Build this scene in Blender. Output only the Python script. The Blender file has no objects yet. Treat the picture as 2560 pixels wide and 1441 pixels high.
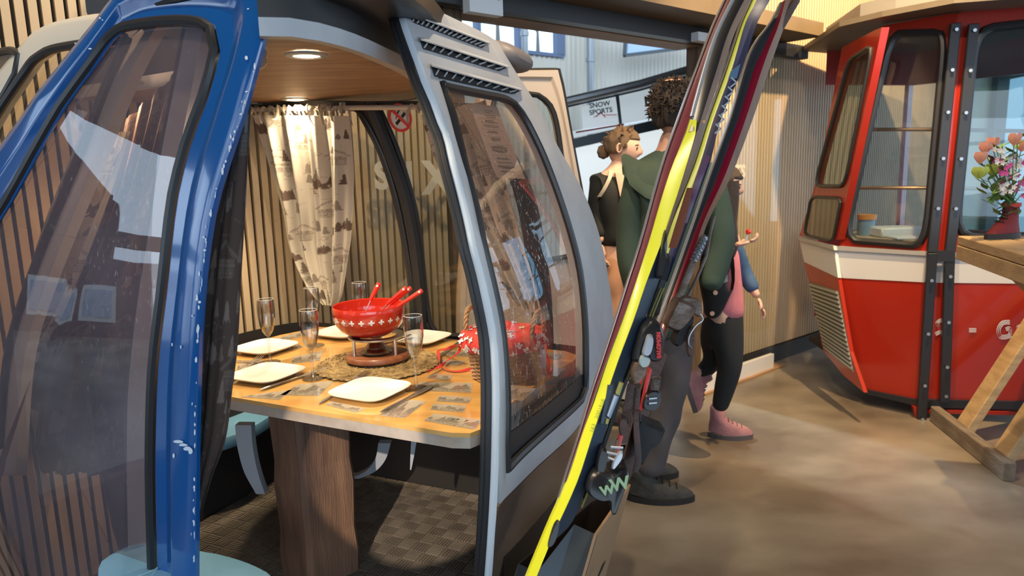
import bpy, bmesh, math, random
import numpy as np
from mathutils import Vector, Matrix
random.seed(7)
SC = bpy.context.scene
COL = SC.collection
PI = math.pi

# ------------------------------------------------------------------ camera
F = 1740.0; CX, CY = 1280.0, 720.5
CAMH = 1.48
_p, _r = math.radians(9.6), math.radians(1.5)
_fwd = np.array([0, math.cos(_p), -math.sin(_p)])
_up0 = np.array([0, math.sin(_p), math.cos(_p)]); _rt0 = np.array([1.0, 0, 0])
_rt = _rt0*math.cos(_r) - _up0*math.sin(_r); _up = _up0*math.cos(_r) + _rt0*math.sin(_r)
CAM = np.array([0, 0, CAMH])
cd = bpy.data.cameras.new('camera'); cam = bpy.data.objects.new('camera', cd); COL.objects.link(cam)
cam.matrix_world = Matrix(((_rt[0], _up[0], -_fwd[0], 0), (_rt[1], _up[1], -_fwd[1], 0), (_rt[2], _up[2], -_fwd[2], CAMH), (0, 0, 0, 1)))
cd.sensor_width = 36; cd.lens = F/2560*36; cd.clip_start = .02
cd.dof.use_dof = True; cd.dof.focus_distance = 1.95; cd.dof.aperture_fstop = 4.5
SC.camera = cam
SC.view_settings.view_transform = 'Standard'; SC.view_settings.look = 'None'
SC.view_settings.gamma = 1; SC.view_settings.use_curve_mapping = False
SC.view_settings.exposure = 0.0
SC.cycles.max_bounces = 8; SC.cycles.transparent_max_bounces = 24
SC.cycles.diffuse_bounces = 3; SC.cycles.glossy_bounces = 4
SC.cycles.caustics_reflective = False; SC.cycles.caustics_refractive = False
SC.cycles.sample_clamp_indirect = 4.0

# ------------------------------------------------------------------ world: overcast daylight outside the building
w = bpy.data.worlds.new('daylight'); SC.world = w; w.use_nodes = True
nt = w.node_tree; bg = nt.nodes['Background']
bg.inputs[0].default_value = (.62, .80, 1.0, 1); bg.inputs[1].default_value = 2.6

def lamp(kind, name, loc, target, energy, color, size=.3, size_y=None, spot=None, blend=.5):
    l = bpy.data.lights.new(name, kind); l.energy = energy; l.color = color
    if kind == 'AREA':
        l.shape = 'RECTANGLE' if size_y else 'DISK'; l.size = size
        if size_y: l.size_y = size_y
    else: l.shadow_soft_size = size
    if kind == 'SPOT': l.spot_size = math.radians(spot); l.spot_blend = blend
    o = bpy.data.objects.new(name, l); COL.objects.link(o); o.location = loc
    o.rotation_euler = (Vector(target)-Vector(loc)).to_track_quat('-Z', 'Y').to_euler()
    return o
WARM = (1.0, .69, .35); WARM2 = (1.0, .80, .55); DAY = (.70, .85, 1.0)
# ceiling spots over the right-hand slat wall
lamp('SPOT', 'ceiling_spot', (2.0, 3.0, 3.5), (2.0, 5.0, 1.3), 520, WARM, .03, spot=100)
lamp('SPOT', 'ceiling_spot', (3.2, 3.6, 3.5), (2.3, 5.3, 1.9), 420, WARM, .03, spot=90)
lamp('SPOT', 'ceiling_spot', (0.9, 2.6, 3.4), (1.5, 4.0, .0), 110, WARM, .10, spot=84, blend=.8)
# spots over the near slat wall behind the cabin
lamp('SPOT', 'ceiling_spot', (-.9, 1.2, 3.4), (-.9, 2.7, 1.3), 120, WARM2, .04, spot=110)
lamp('SPOT', 'ceiling_spot', (.1, 2.0, 3.4), (-.3, 3.2, 1.2), 130, WARM2, .04, spot=100)
# light from a high side window behind the camera, raking in under the table
lamp('SPOT', 'window_beam', (-.75, -.9, 2.30), (-.28, 2.36, .34), 420, (1, .84, .66), .015, spot=8.2, blend=.06)
lamp('SPOT', 'floor_pool_spot', (-.5, 6.6, 3.3), (1.85, 3.45, 0), 900, DAY, .10, spot=16, blend=.5)  # added spot in the hall that makes the cool pool on the floor
# warm spot towards the red cabin
lamp('SPOT', 'ceiling_spot', (1.2, 1.8, 3.4), (2.3, 4.2, .8), 70, (1, .84, .66), .05, spot=80)
# daylight: glazed facade on the left and behind the camera
lamp('AREA', 'facade_daylight', (-3.6, -.6, 1.9), (-.3, 1.3, .9), 38, DAY, 3.2, 2.4)
lamp('AREA', 'rear_daylight', (1.6, -3.4, 2.3), (.6, 1.6, .6), 55, DAY, 3.6, 2.0)
# daylight inside the far hall
lamp('AREA', 'hall_daylight', (.2, 5.6, 4.6), (1.2, 8.2, 1.6), 230, DAY, 3.5, 3.0)

# ------------------------------------------------------------------ pixel <-> place
def ray(x, y): return _rt*((x-CX)/F) - _up*((y-CY)/F) + _fwd
def onz(x, y, z):
    d = ray(x, y); return CAM + d*((z-CAMH)/d[2])
def ony(x, y, Y):
    d = ray(x, y); return CAM + d*(Y/d[1])
def onp(x, y, M, n):
    d = ray(x, y); n = np.array(n, float); return CAM + d*(np.dot(np.array(M, float)-CAM, n)/np.dot(d, n))
def nrm(v):
    v = np.array(v, float); return v/np.linalg.norm(v)

class Surf:
    """upright bulged wall: base point M, horizontal outward normal n, bulge k about height z0, plan curvature c"""
    def __init__(s, M, n, k=0., z0=.85, c=0., s0=0.):
        s.M = np.array([M[0], M[1], 0.]); s.n = nrm([n[0], n[1], 0]); s.t = np.array([-s.n[1], s.n[0], 0]); s.k, s.z0, s.c, s.s0 = k, z0, c, s0
    def off(s, a, z): return -s.k*(z-s.z0)**2 - s.c*(a-s.s0)**2
    def P(s, a, z, d=0.): return s.M + s.t*a + s.n*(s.off(a, z)+d) + np.array([0, 0, z])
    def hit(s, x, y, d=0.):
        a, z = 0., .85
        for _ in range(60):
            p = onp(x, y, s.M + s.n*(s.off(a, z)+d), s.n)
            a2, z2 = float(np.dot(p-s.M, s.t)), float(p[2])
            a, z = min(1.7, max(-1.7, .6*a+.4*a2)), min(2.6, max(-.6, .6*z+.4*z2))
        return a, z
    def px(s, x, y, d=0.):
        a, z = s.hit(x, y, d); return s.P(a, z, d)
    def shift(s, d):
        r = Surf(s.M[:2]+s.n[:2]*d, s.n, s.k, s.z0, s.c, s.s0); return r

def cat(pts, n, closed=False, smooth=True):
    """resample a polyline to n points evenly by length, Catmull-Rom smoothed"""
    P = [np.array(p, float) for p in pts]
    if smooth and len(P) > 2:
        Q = []; m = len(P)
        rng = range(m if closed else m-1)
        for i in rng:
            if closed: a, b, c, d = P[i-1], P[i], P[(i+1) % m], P[(i+2) % m]
            else: a, b, c, d = P[max(i-1, 0)], P[i], P[i+1], P[min(i+2, m-1)]
            for j in range(8):
                t = j/8; Q.append(.5*((2*b)+(c-a)*t+(2*a-5*b+4*c-d)*t*t+(3*b-a-3*c+d)*t**3))
        if not closed: Q.append(P[-1])
    else: Q = list(P)
    if closed: Q.append(Q[0])
    L = [0.]
    for i in range(1, len(Q)): L.append(L[-1]+float(np.linalg.norm(Q[i]-Q[i-1])))
    out = []; cnt = n if closed else n-1
    j = 0
    for i in range(n):
        t = L[-1]*i/cnt
        while j < len(L)-2 and L[j+1] < t: j += 1
        f = (t-L[j])/max(L[j+1]-L[j], 1e-9); out.append(Q[j]*(1-f)+Q[j+1]*f)
    return out

# ------------------------------------------------------------------ materials
MATS = {}
def mat(name, col, rough=.5, metal=0., col2=None, nscale=8., stretch=(1, 1, 1), bump=0., bscale=60., bstretch=None, spec=.5,
        emis=None, estr=0., coat=0., nmin=.35, nmax=.65, detail=4, alpha=None, sheen=0.):
    if name in MATS: return MATS[name]
    m = bpy.data.materials.new(name); m.use_nodes = True; t = m.node_tree; b = t.nodes['Principled BSDF']
    b.inputs['Base Color'].default_value = (*col, 1); b.inputs['Roughness'].default_value = rough; b.inputs['Metallic'].default_value = metal
    b.inputs['Specular IOR Level'].default_value = spec; b.inputs['Coat Weight'].default_value = coat; b.inputs['Coat Roughness'].default_value = .06
    if sheen: b.inputs['Sheen Weight'].default_value = sheen
    if emis: b.inputs['Emission Color'].default_value = (*emis, 1); b.inputs['Emission Strength'].default_value = estr
    tc = None
    def coord(st):
        nonlocal tc
        if tc is None: tc = t.nodes.new('ShaderNodeTexCoord')
        mp = t.nodes.new('ShaderNodeMapping'); mp.inputs['Scale'].default_value = st
        t.links.new(tc.outputs['Object'], mp.inputs['Vector']); return mp.outputs[0]
    if col2:
        n = t.nodes.new('ShaderNodeTexNoise'); n.inputs['Scale'].default_value = nscale; n.inputs['Detail'].default_value = detail
        t.links.new(coord(stretch), n.inputs['Vector'])
        mr = t.nodes.new('ShaderNodeMapRange'); mr.inputs[1].default_value = nmin; mr.inputs[2].default_value = nmax
        t.links.new(n.outputs['Fac'], mr.inputs[0])
        mx = t.nodes.new('ShaderNodeMix'); mx.data_type = 'RGBA'
        mx.inputs[6].default_value = (*col, 1); mx.inputs[7].default_value = (*col2, 1)
        t.links.new(mr.outputs[0], mx.inputs[0]); t.links.new(mx.outputs[2], b.inputs['Base Color'])
    if bump:
        n = t.nodes.new('ShaderNodeTexNoise'); n.inputs['Scale'].default_value = bscale; n.inputs['Detail'].default_value = 3
        t.links.new(coord(bstretch or stretch), n.inputs['Vector'])
        bp = t.nodes.new('ShaderNodeBump'); bp.inputs['Strength'].default_value = bump; bp.inputs['Distance'].default_value = .01
        t.links.new(n.outputs['Fac'], bp.inputs['Height']); t.links.new(bp.outputs[0], b.inputs['Normal'])
    MATS[name] = m; return m

def mat_attr(name, base_rough=.7, attr='print', light=(.8, .72, .55), dark=(.2, .13, .08), bump=0., spec=.3, coat=0., trans=0.):
    """printed cloth / photo: the print itself is stored as a colour attribute of the mesh"""
    m = bpy.data.materials.new(name); m.use_nodes = True; t = m.node_tree; b = t.nodes['Principled BSDF']
    a = t.nodes.new('ShaderNodeAttribute'); a.attribute_name = attr
    mx = t.nodes.new('ShaderNodeMix'); mx.data_type = 'RGBA'; mx.inputs[6].default_value = (*light, 1); mx.inputs[7].default_value = (*dark, 1)
    t.links.new(a.outputs['Fac'], mx.inputs[0]); t.links.new(mx.outputs[2], b.inputs['Base Color'])
    b.inputs['Roughness'].default_value = base_rough; b.inputs['Specular IOR Level'].default_value = spec; b.inputs['Coat Weight'].default_value = coat
    if bump:
        n = t.nodes.new('ShaderNodeTexNoise'); n.inputs['Scale'].default_value = 400
        bp = t.nodes.new('ShaderNodeBump'); bp.inputs['Strength'].default_value = bump; bp.inputs['Distance'].default_value = .002
        t.links.new(n.outputs['Fac'], bp.inputs['Height']); t.links.new(bp.outputs[0], b.inputs['Normal'])
    if trans:
        out = t.nodes['Material Output']; tr = t.nodes.new('ShaderNodeBsdfTranslucent'); ms = t.nodes.new('ShaderNodeMixShader')
        t.links.new(mx.outputs[2], tr.inputs[0]); ms.inputs[0].default_value = trans
        t.links.new(b.outputs[0], ms.inputs[1]); t.links.new(tr.outputs[0], ms.inputs[2]); t.links.new(ms.outputs[0], out.inputs[0])
    return m

def mat_glass(name, tint=(.9, .95, .95), ior=1.45, haze=0., hazecol=(.8, .8, .85), rough=.0, scratch=0., edge=0.):
    """thin pane: tinted see-through plus a mirror reflection, optional haze and scratches"""
    if name in MATS: return MATS[name]
    m = bpy.data.materials.new(name); m.use_nodes = True; t = m.node_tree
    for n in list(t.nodes): t.nodes.remove(n)
    out = t.nodes.new('ShaderNodeOutputMaterial'); tr = t.nodes.new('ShaderNodeBsdfTransparent'); tr.inputs[0].default_value = (*tint, 1)
    gl = t.nodes.new('ShaderNodeBsdfGlossy'); gl.inputs['Roughness'].default_value = rough
    lw = t.nodes.new('ShaderNodeLayerWeight'); lw.inputs[0].default_value = .5
    pw = t.nodes.new('ShaderNodeMath'); pw.operation = 'POWER'; pw.inputs[1].default_value = 4.0; t.links.new(lw.outputs['Facing'], pw.inputs[0])
    f0 = ((ior-1)/(ior+1))**2*1.8
    fr = t.nodes.new('ShaderNodeMath'); fr.operation = 'MULTIPLY_ADD'; fr.inputs[1].default_value = (1-f0)*.8; fr.inputs[2].default_value = f0; t.links.new(pw.outputs[0], fr.inputs[0])
    cur = tr
    if haze:
        df = t.nodes.new('ShaderNodeBsdfDiffuse'); df.inputs[0].default_value = (*hazecol, 1)
        ms = t.nodes.new('ShaderNodeMixShader')
        t.links.new(tr.outputs[0], ms.inputs[1]); t.links.new(df.outputs[0], ms.inputs[2])
        tc = t.nodes.new('ShaderNodeTexCoord'); n = t.nodes.new('ShaderNodeTexNoise'); n.inputs['Scale'].default_value = 3
        t.links.new(tc.outputs['Object'], n.inputs['Vector'])
        mr = t.nodes.new('ShaderNodeMapRange'); mr.inputs[1].default_value = .3; mr.inputs[2].default_value = .7; mr.inputs[3].default_value = haze*.6; mr.inputs[4].default_value = haze*1.4
        t.links.new(n.outputs['Fac'], mr.inputs[0]); t.links.new(mr.outputs[0], ms.inputs[0])
        cur = ms
    if scratch:
        tc = t.nodes.new('ShaderNodeTexCoord'); mp = t.nodes.new('ShaderNodeMapping'); mp.inputs['Scale'].default_value = (9, 9, 2.2); mp.inputs['Rotation'].default_value = (.5, .4, .2)
        vo = t.nodes.new('ShaderNodeTexNoise'); vo.inputs['Scale'].default_value = 22; vo.inputs['Detail'].default_value = 2
        t.links.new(tc.outputs['Object'], mp.inputs[0]); t.links.new(mp.outputs[0], vo.inputs['Vector'])
        mr = t.nodes.new('ShaderNodeMapRange'); mr.inputs[1].default_value = .64; mr.inputs[2].default_value = .70; mr.inputs[4].default_value = scratch
        t.links.new(vo.outputs['Fac'], mr.inputs[0])
        g2 = t.nodes.new('ShaderNodeBsdfGlossy'); g2.inputs['Roughness'].default_value = .45; g2.inputs[0].default_value = (1, .9, .8, 1)
        m2 = t.nodes.new('ShaderNodeMixShader'); t.links.new(mr.outputs[0], m2.inputs[0]); t.links.new(cur.outputs[0], m2.inputs[1]); t.links.new(g2.outputs[0], m2.inputs[2]); cur = m2
    mg = t.nodes.new('ShaderNodeMixShader'); t.links.new(fr.outputs[0], mg.inputs[0]); t.links.new(cur.outputs[0], mg.inputs[1]); t.links.new(gl.outputs[0], mg.inputs[2])
    t.links.new(mg.outputs[0], out.inputs[0])
    MATS[name] = m; return m

# ------------------------------------------------------------------ geometry collector
class MB:
    def __init__(s): s.v = []; s.f = []; s.att = None
    def add(s, vs, fs):
        o = len(s.v); s.v += [tuple(float(c) for c in v) for v in vs]; s.f += [tuple(i+o for i in f) for f in fs]; return s
    def box(s, c, size, R=None, bev=0.):
        hx, hy, hz = [d/2 for d in size]; b = min(bev, hx*.9, hy*.9, hz*.9)
        if b > 0:
            vs = []; 
            for sx in (-1, 1):
                for sy in (-1, 1):
                    for sz in (-1, 1):
                        vs += [(sx*hx, sy*(hy-b), sz*(hz-b)), (sx*(hx-b), sy*hy, sz*(hz-b)), (sx*(hx-b), sy*(hy-b), sz*hz)]
            bm = bmesh.new()
            for v in vs: bm.verts.new(v)
            bmesh.ops.convex_hull(bm, input=bm.verts); bm.verts.index_update()
            V = [tuple(v.co) for v in bm.verts]; Fc = [tuple(v.index for v in f.verts) for f in bm.faces]; bm.free()
        else:
            V = [(x*hx, y*hy, z*hz) for x in (-1, 1) for y in (-1, 1) for z in (-1, 1)]
            Fc = [(0, 1, 3, 2), (4, 6, 7, 5), (0, 4, 5, 1), (2, 3, 7, 6), (0, 2, 6, 4), (1, 5, 7, 3)]
        R = np.eye(3) if R is None else np.array(R)
        return s.add([R@np.array(v)+np.array(c) for v in V], Fc)
    def bar(s, a, b, wx, wy, up=(0, 0, 1), bev=0.):
        a, b = np.array(a, float), np.array(b, float); d = nrm(b-a); u = np.array(up, float)
        if abs(np.dot(u, d)) > .98: u = np.array([1., 0, 0])
        x = nrm(np.cross(u, d)); y = np.cross(d, x)
        return s.box((a+b)/2, (wx, wy, np.linalg.norm(b-a)), np.array([x, y, d]).T, bev)
    def tube(s, pts, r, n=10, closed=False, cap=True, flat=1.):
        P = [np.array(p, float) for p in pts]; m = len(P); rr = r if hasattr(r, '__len__') else [r]*m
        rings = []; x = None
        for i in range(m):
            d = P[(i+1) % m]-P[i-1] if closed else P[min(i+1, m-1)]-P[max(i-1, 0)]
            d = nrm(d) if np.linalg.norm(d) > 1e-9 else np.array([0, 0, 1.])
            if x is None:
                x = np.cross(d, [0, 0, 1.]); x = nrm(x) if np.linalg.norm(x) > 1e-3 else np.array([1., 0, 0])
            x = x-d*np.dot(x, d); x = nrm(x) if np.linalg.norm(x) > 1e-6 else nrm(np.cross(d, [0.3, 1, .2])); y = np.cross(d, x)
            rings.append([P[i]+rr[i]*(math.cos(2*PI*k/n)*x+flat*math.sin(2*PI*k/n)*y) for k in range(n)])
        vs = [v for q in rings for v in q]; fs = []
        for i in range(m if closed else m-1):
            j = (i+1) % m
            for k in range(n): fs.append((i*n+k, i*n+(k+1) % n, j*n+(k+1) % n, j*n+k))
        if cap and not closed: fs += [tuple(range(n))[::-1], tuple((m-1)*n+k for k in range(n))]
        return s.add(vs, fs)
    def cyl(s, a, b, r, n=24, r2=None): return s.tube([a, b], [r, r if r2 is None else r2], n)
    def lathe(s, prof, n=32, c=(0, 0, 0), sx=1., sy=1., fn=None, sq=None, cap=True):
        vs = []; m = len(prof)
        for i, (r, z) in enumerate(prof):
            for k in range(n):
                a = 2*PI*k/n; rr = r*(fn(a, i, z) if fn else 1.)
                if sq: cs, sn = math.cos(a), math.sin(a); rr *= (abs(cs)**sq+abs(sn)**sq)**(-1/sq)
                vs.append((c[0]+rr*math.cos(a)*sx, c[1]+rr*math.sin(a)*sy, c[2]+z))
        fs = [(i*n+k, i*n+(k+1) % n, (i+1)*n+(k+1) % n, (i+1)*n+k) for i in range(m-1) for k in range(n)]
        cap = cap and prof[0] != prof[-1]
        if cap and prof[0][0] > 1e-6: fs.append(tuple(range(n))[::-1])
        if cap and prof[-1][0] > 1e-6: fs.append(tuple((m-1)*n+k for k in range(n)))
        return s.add(vs, fs)
    def prism(s, pts, d):
        """closed polygon (3-D points) thickened along vector d"""
        P = [np.array(p, float) for p in pts]; d = np.array(d, float); n = len(P)
        return s.add(P+[p+d for p in P], [tuple(range(n))[::-1], tuple(range(n, 2*n))]+[(i, (i+1) % n, n+(i+1) % n, n+i) for i in range(n)])
    def grid(s, rows, closed=False):
        m, n = len(rows), len(rows[0]); vs = [p for r in rows for p in r]; fs = []
        for i in range(m-1):
            for k in range(n if closed else n-1): fs.append((i*n+k, i*n+(k+1) % n, (i+1)*n+(k+1) % n, (i+1)*n+k))
        return s.add(vs, fs)
    def sheet(s, rows, th, nvec=None):
        """grid with thickness"""
        m, n = len(rows), len(rows[0]); R = np.array([[np.array(p, float) for p in r] for r in rows])
        gu = np.gradient(R, axis=0); gv = np.gradient(R, axis=1); N = np.cross(gu, gv); N /= (np.linalg.norm(N, axis=2, keepdims=True)+1e-12)
        B = R+N*th; s.grid([list(r) for r in R]); s.grid([list(r)[::-1] for r in B])
        for e, g in ((R[0], B[0]), (R[-1], B[-1]), (R[:, 0], B[:, 0]), (R[:, -1], B[:, -1])): s.grid([list(e), list(g)])
        return s

INV = {}
def link(o, parent=None):
    COL.objects.link(o)
    if parent is not None: o.parent = parent
    return o
def root(name, label, cat_, loc=(0, 0, 0), rotz=0., group=None):
    o = bpy.data.objects.new(name, None); COL.objects.link(o); o.empty_display_size = .05
    o.location = loc; o.rotation_euler = (0, 0, rotz); o['label'] = label; o['category'] = cat_
    if group: o['group'] = group
    INV[o.name] = (Matrix.Translation(Vector(loc)) @ Matrix.Rotation(rotz, 4, 'Z')).inverted()
    return o
def obj(name, mb, m, parent=None, smooth=True, label=None, angle=40, att=None, kind=None):
    me = bpy.data.meshes.new(name)
    inv = INV.get(parent.name) if parent is not None else None
    V = np.array(mb.v)
    if inv is not None:
        A = np.array(inv); V = V@A[:3, :3].T + A[:3, 3]
    me.from_pydata([tuple(v) for v in V], [], mb.f)
    if att is not None:
        ca = me.color_attributes.new('print', 'FLOAT_COLOR', 'POINT')
        a = np.clip(np.array(att, float), 0, 1); buf = np.ones((len(a), 4)); buf[:, :3] = a[:, None]; ca.data.foreach_set('color', buf.ravel())
    ms = m if isinstance(m, (list, tuple)) else [m]
    for q in ms: me.materials.append(q)
    bm = bmesh.new(); bm.from_mesh(me); bmesh.ops.recalc_face_normals(bm, faces=bm.faces)
    if smooth:
        ca_ = math.radians(angle)
        for f in bm.faces: f.smooth = True
        for e in bm.edges:
            if len(e.link_faces) == 2 and e.calc_face_angle(0) > ca_: e.smooth = False
    bm.to_mesh(me); bm.free(); me.update()
    o = bpy.data.objects.new(name, me); link(o, parent)
    if parent is not None: INV[o.name] = inv
    if label: o['label'] = label
    if kind: o['kind'] = kind
    return o
def single(name, mb, m, label, cat_, group=None, **k):
    """a thing that is one mesh: origin at its base"""
    V = np.array(mb.v); c = [(V[:, 0].min()+V[:, 0].max())/2, (V[:, 1].min()+V[:, 1].max())/2, V[:, 2].min()]
    mb.v = [tuple(v) for v in V-np.array(c)]
    o = obj(name, mb, m, None, **k); o.location = c; o['label'] = label; o['category'] = cat_
    if group: o['group'] = group
    return o
def struct(name, mb, m, **k):
    o = obj(name, mb, m, None, **k); o['kind'] = 'structure'; return o
def dup(r, loc, rotz=0., label=None):
    c = r.copy(); COL.objects.link(c); c.location = loc; c.rotation_euler = (0, 0, rotz)
    if label: c['label'] = label
    for ch in list(r.children):
        d = ch.copy(); COL.objects.link(d); d.parent = c
        for g in list(ch.children):
            e = g.copy(); COL.objects.link(e); e.parent = d
    return c
def text_mb(s, size=1., extrude=.02, bold=0., shear=0.):
    cu = bpy.data.curves.new('t', 'FONT'); cu.body = s; cu.size = size; cu.extrude = extrude; cu.offset = bold; cu.shear = shear; cu.resolution_u = 3
    o = bpy.data.objects.new('t', cu); COL.objects.link(o); bpy.context.view_layer.update()
    me = bpy.data.meshes.new_from_object(o.evaluated_get(bpy.context.evaluated_depsgraph_get()))
    mb = MB(); mb.add([tuple(v.co) for v in me.vertices], [tuple(p.vertices) for p in me.polygons])
    bpy.data.objects.remove(o); bpy.data.curves.remove(cu); bpy.data.meshes.remove(me); return mb
def place(mb, o, x, y, z=None, scale=1.):
    o, x, y = np.array(o, float), nrm(x), np.array(y, float); y = nrm(y-x*np.dot(x, y)); z = np.cross(x, y)
    out = MB(); out.v = [tuple(o+scale*(v[0]*x+v[1]*y+v[2]*z)) for v in mb.v]; out.f = mb.f; return out

def loop4(sides, n=16):
    """four px sides -> closed list of 4n px points"""
    out = []
    for sd in sides: out += cat(sd, n+1)[:-1]
    return out
def inset(lp, d):
    """px loop pulled inwards by d pixels"""
    P = [np.array(p, float) for p in lp]; n = len(P); A = sum(P[i][0]*P[(i+1) % n][1]-P[(i+1) % n][0]*P[i][1] for i in range(n)); sg = 1 if A > 0 else -1; out = []
    for i in range(n):
        t = P[(i+1) % n]-P[i-1]; t = t/(np.linalg.norm(t)+1e-9); out.append(P[i]+sg*d*np.array([-t[1], t[0]]))
    return out
def ringpanel(surf, outer, inner, prof, th=.02, d=0., close_back=True):
    """frame between two px loops lying on a bulged wall; prof = [(t, lift)...] from the outer to the inner loop"""
    A = [surf.hit(*p, d) for p in outer]; B = [surf.hit(*p, d) for p in inner]; n = len(A); mb = MB(); rows = []
    for t, h in prof: rows.append([surf.P(A[i][0]*(1-t)+B[i][0]*t, A[i][1]*(1-t)+B[i][1]*t, d+h) for i in range(n)])
    mb.grid(rows, closed=True)
    if th:
        back = []
        for t in (0, .5, 1): back.append([surf.P(A[i][0]*(1-t)+B[i][0]*t, A[i][1]*(1-t)+B[i][1]*t, d-th) for i in range(n)])
        mb.grid(back, closed=True); mb.grid([rows[0], back[0]], closed=True); mb.grid([rows[-1], back[-1]], closed=True)
    return mb
def pane(surf, loop, d=0., rings=5):
    A = np.array([surf.hit(*p, d) for p in loop]); c = A.mean(0); mb = MB(); n = len(A); rows = []
    for j in range(rings):
        t = j/rings; rows.append([surf.P(*(a*(1-t)+c*t), d) for a in A])
    mb.grid(rows, closed=True); mb.add([surf.P(*c, d)], []); ci = len(mb.v)-1; b = (rings-1)*n
    mb.f += [(b+i, b+(i+1) % n, ci) for i in range(n)]
    return mb
def seal(surf, loop, r=.012, d=0.): return MB().tube([surf.px(*p, d) for p in loop], r, 8, closed=True)
def strip(surf, pts, wpx, d=0., th=.01, n=24):
    """a band along px polyline, wpx pixels wide to the right"""
    P = cat(pts, n); rows = []
    for p in P: rows.append([surf.px(p[0], p[1], d), surf.px(p[0]+wpx, p[1], d)])
    mb = MB(); mb.sheet(rows, th); return mb
# ------------------------------------------------------------------ setting
WD = nrm([.777, .63, 0]); WN = np.array([.63, -.777, 0.]); W0 = np.array([1.76, 4.93, 0.])
def wall(s, z, d=0.): return W0 + WD*s + WN*d + np.array([0, 0, z])
def wpx(x, y, d=0.):
    """pixel -> point on the slat wall plane, d in front of it"""
    return onp(x, y, W0+WN*d, WN)
def ws(x, y=500, d=0.): return float(np.dot(wpx(x, y, d)-W0, WD))
m_slat = mat('batten_birch', (.60, .455, .29), .6, col2=(.56, .415, .26), nscale=4, stretch=(3, 3, .4))
m_back = mat('batten_backing', (.018, .015, .013), .9)
m_conc = mat('polished_concrete', (.135, .105, .078), .30, col2=(.28, .24, .185), nscale=1.3, stretch=(1, 1.6, 1), bump=.03, bscale=30, nmin=.38, nmax=.64, detail=7)
m_black = mat('black_paint', (.02, .02, .022), .45)
m_beam = mat('beam_cladding', (.15, .11, .065), .6, col2=(.12, .085, .05), nscale=3)
m_oldwood = mat('brown_timber', (.20, .12, .07), .65, col2=(.11, .065, .04), nscale=6, stretch=(6, 6, .5), bump=.3, bscale=40, bstretch=(6, 6, .5))
m_lintel = mat('timber_lintel', (.42, .25, .13), .6, col2=(.28, .16, .08), nscale=4, stretch=(.6, .6, 6), bump=.15)
m_steel = mat('galvanised', (.45, .48, .52), .35, .8)
m_white = mat('white_enamel', (.80, .80, .80), .35)
m_darkwall = mat('dark_wall', (.10, .085, .075), .8)

fl = MB().box((0, 6, -.1), (30, 34, .2)); struct('floor', fl, m_conc, smooth=False)
cl = MB().box((0, .5, 3.75), (14, 14, .1)); struct('ceiling', cl, mat('ceiling_boards', (.30, .24, .18), .8), smooth=False)

def slatwall(name, s0, s1, z0, z1):
    mb = MB(); 
    def bx(a, b, za, zb, d0, d1, M):
        vs = [wall(q, z, d) for q in (a, b) for z in (za, zb) for d in (d0, d1)]
        M.add(vs, [(0, 1, 3, 2), (4, 6, 7, 5), (0, 4, 5, 1), (2, 3, 7, 6), (0, 2, 6, 4), (1, 5, 7, 3)])
    bk = MB(); bx(s0, s1, 0, z1, -.13, -.03, mb); nf = len(mb.f)
    n = int((s1-s0)/.036)
    for i in range(n): bx(s0+i*.036+.003, s0+i*.036+.027-(.003 if name == 'wall_right' else 0), z0, z1, -.03, 0., mb)
    o = struct(name, mb, [m_back, m_slat], smooth=False)
    for i, p in enumerate(o.data.polygons): p.material_index = 1
    # backing faces are the ones lying behind the battens
    for p in o.data.polygons:
        c = o.data.vertices[p.vertices[0]].co; far = max(-(Vector(WN).dot(o.data.vertices[i].co-Vector(W0))) for i in p.vertices)
        if far > .05: p.material_index = 0
        elif all(abs(-(Vector(WN).dot(o.data.vertices[i].co-Vector(W0)))-.03) < .002 for i in p.vertices) and p.area > .2: p.material_index = 0
    return o
sL0, sL1 = ws(0)-.40, ws(1112, 100); sJ1 = ws(1160, 200); sO = ws(1743, 300); sR = ws(1764, 300)
zTop = float(wpx(1725, 113)[2])
slatwall('wall_left', sL0, sL1, .1, 3.7)
slatwall('wall_right', sR, sR+5.2, .13, 3.7)
def wbox(name, s0, s1, z0, z1, d0, d1, m, fn=struct, **k):
    mb = MB(); vs = [wall(q, z, d) for q in (s0, s1) for z in (z0, z1) for d in (d0, d1)]
    mb.add(vs, [(0, 1, 3, 2), (4, 6, 7, 5), (0, 4, 5, 1), (2, 3, 7, 6), (0, 2, 6, 4), (1, 5, 7, 3)])
    return fn(name, mb, m, smooth=False, **k)
# baseboards
wbox('baseboard_right', sR, sR+5.2, 0, .12, -.02, .012, mat('dark_baseboard', (.035, .03, .025), .5))
wbox('baseboard_left', sL0, sL1, 0, .1, -.02, .012, MATS['dark_baseboard'])
# jambs, lintel and the slats above the opening
wbox('trim_1', sL1, sJ1, 0, 3.7, -.16, .0, m_oldwood)
wbox('trim_2', sO, sR, 0, zTop+.12, -.09, .0, m_oldwood)
wbox('trim_3', sJ1, sO, zTop, zTop+.13, -.16, -.0, m_lintel)
def slat_above():
    mb = MB()
    for i in range(int((sR-sJ1)/.036)+1):
        a = sJ1+i*.036; vs = [wall(q, z, d) for q in (a+.003, a+.027) for z in (zTop+.13, 3.7) for d in (-.03, 0)]
        mb.add(vs, [(0, 1, 3, 2), (4, 6, 7, 5), (0, 4, 5, 1), (2, 3, 7, 6), (0, 2, 6, 4), (1, 5, 7, 3)])
    struct('wall_above_opening', mb, m_slat, smooth=False)
    wbox('wall_above_opening_backing', sJ1, sR, zTop+.13, 3.7, -.13, -.03, m_back)
slat_above()
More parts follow.
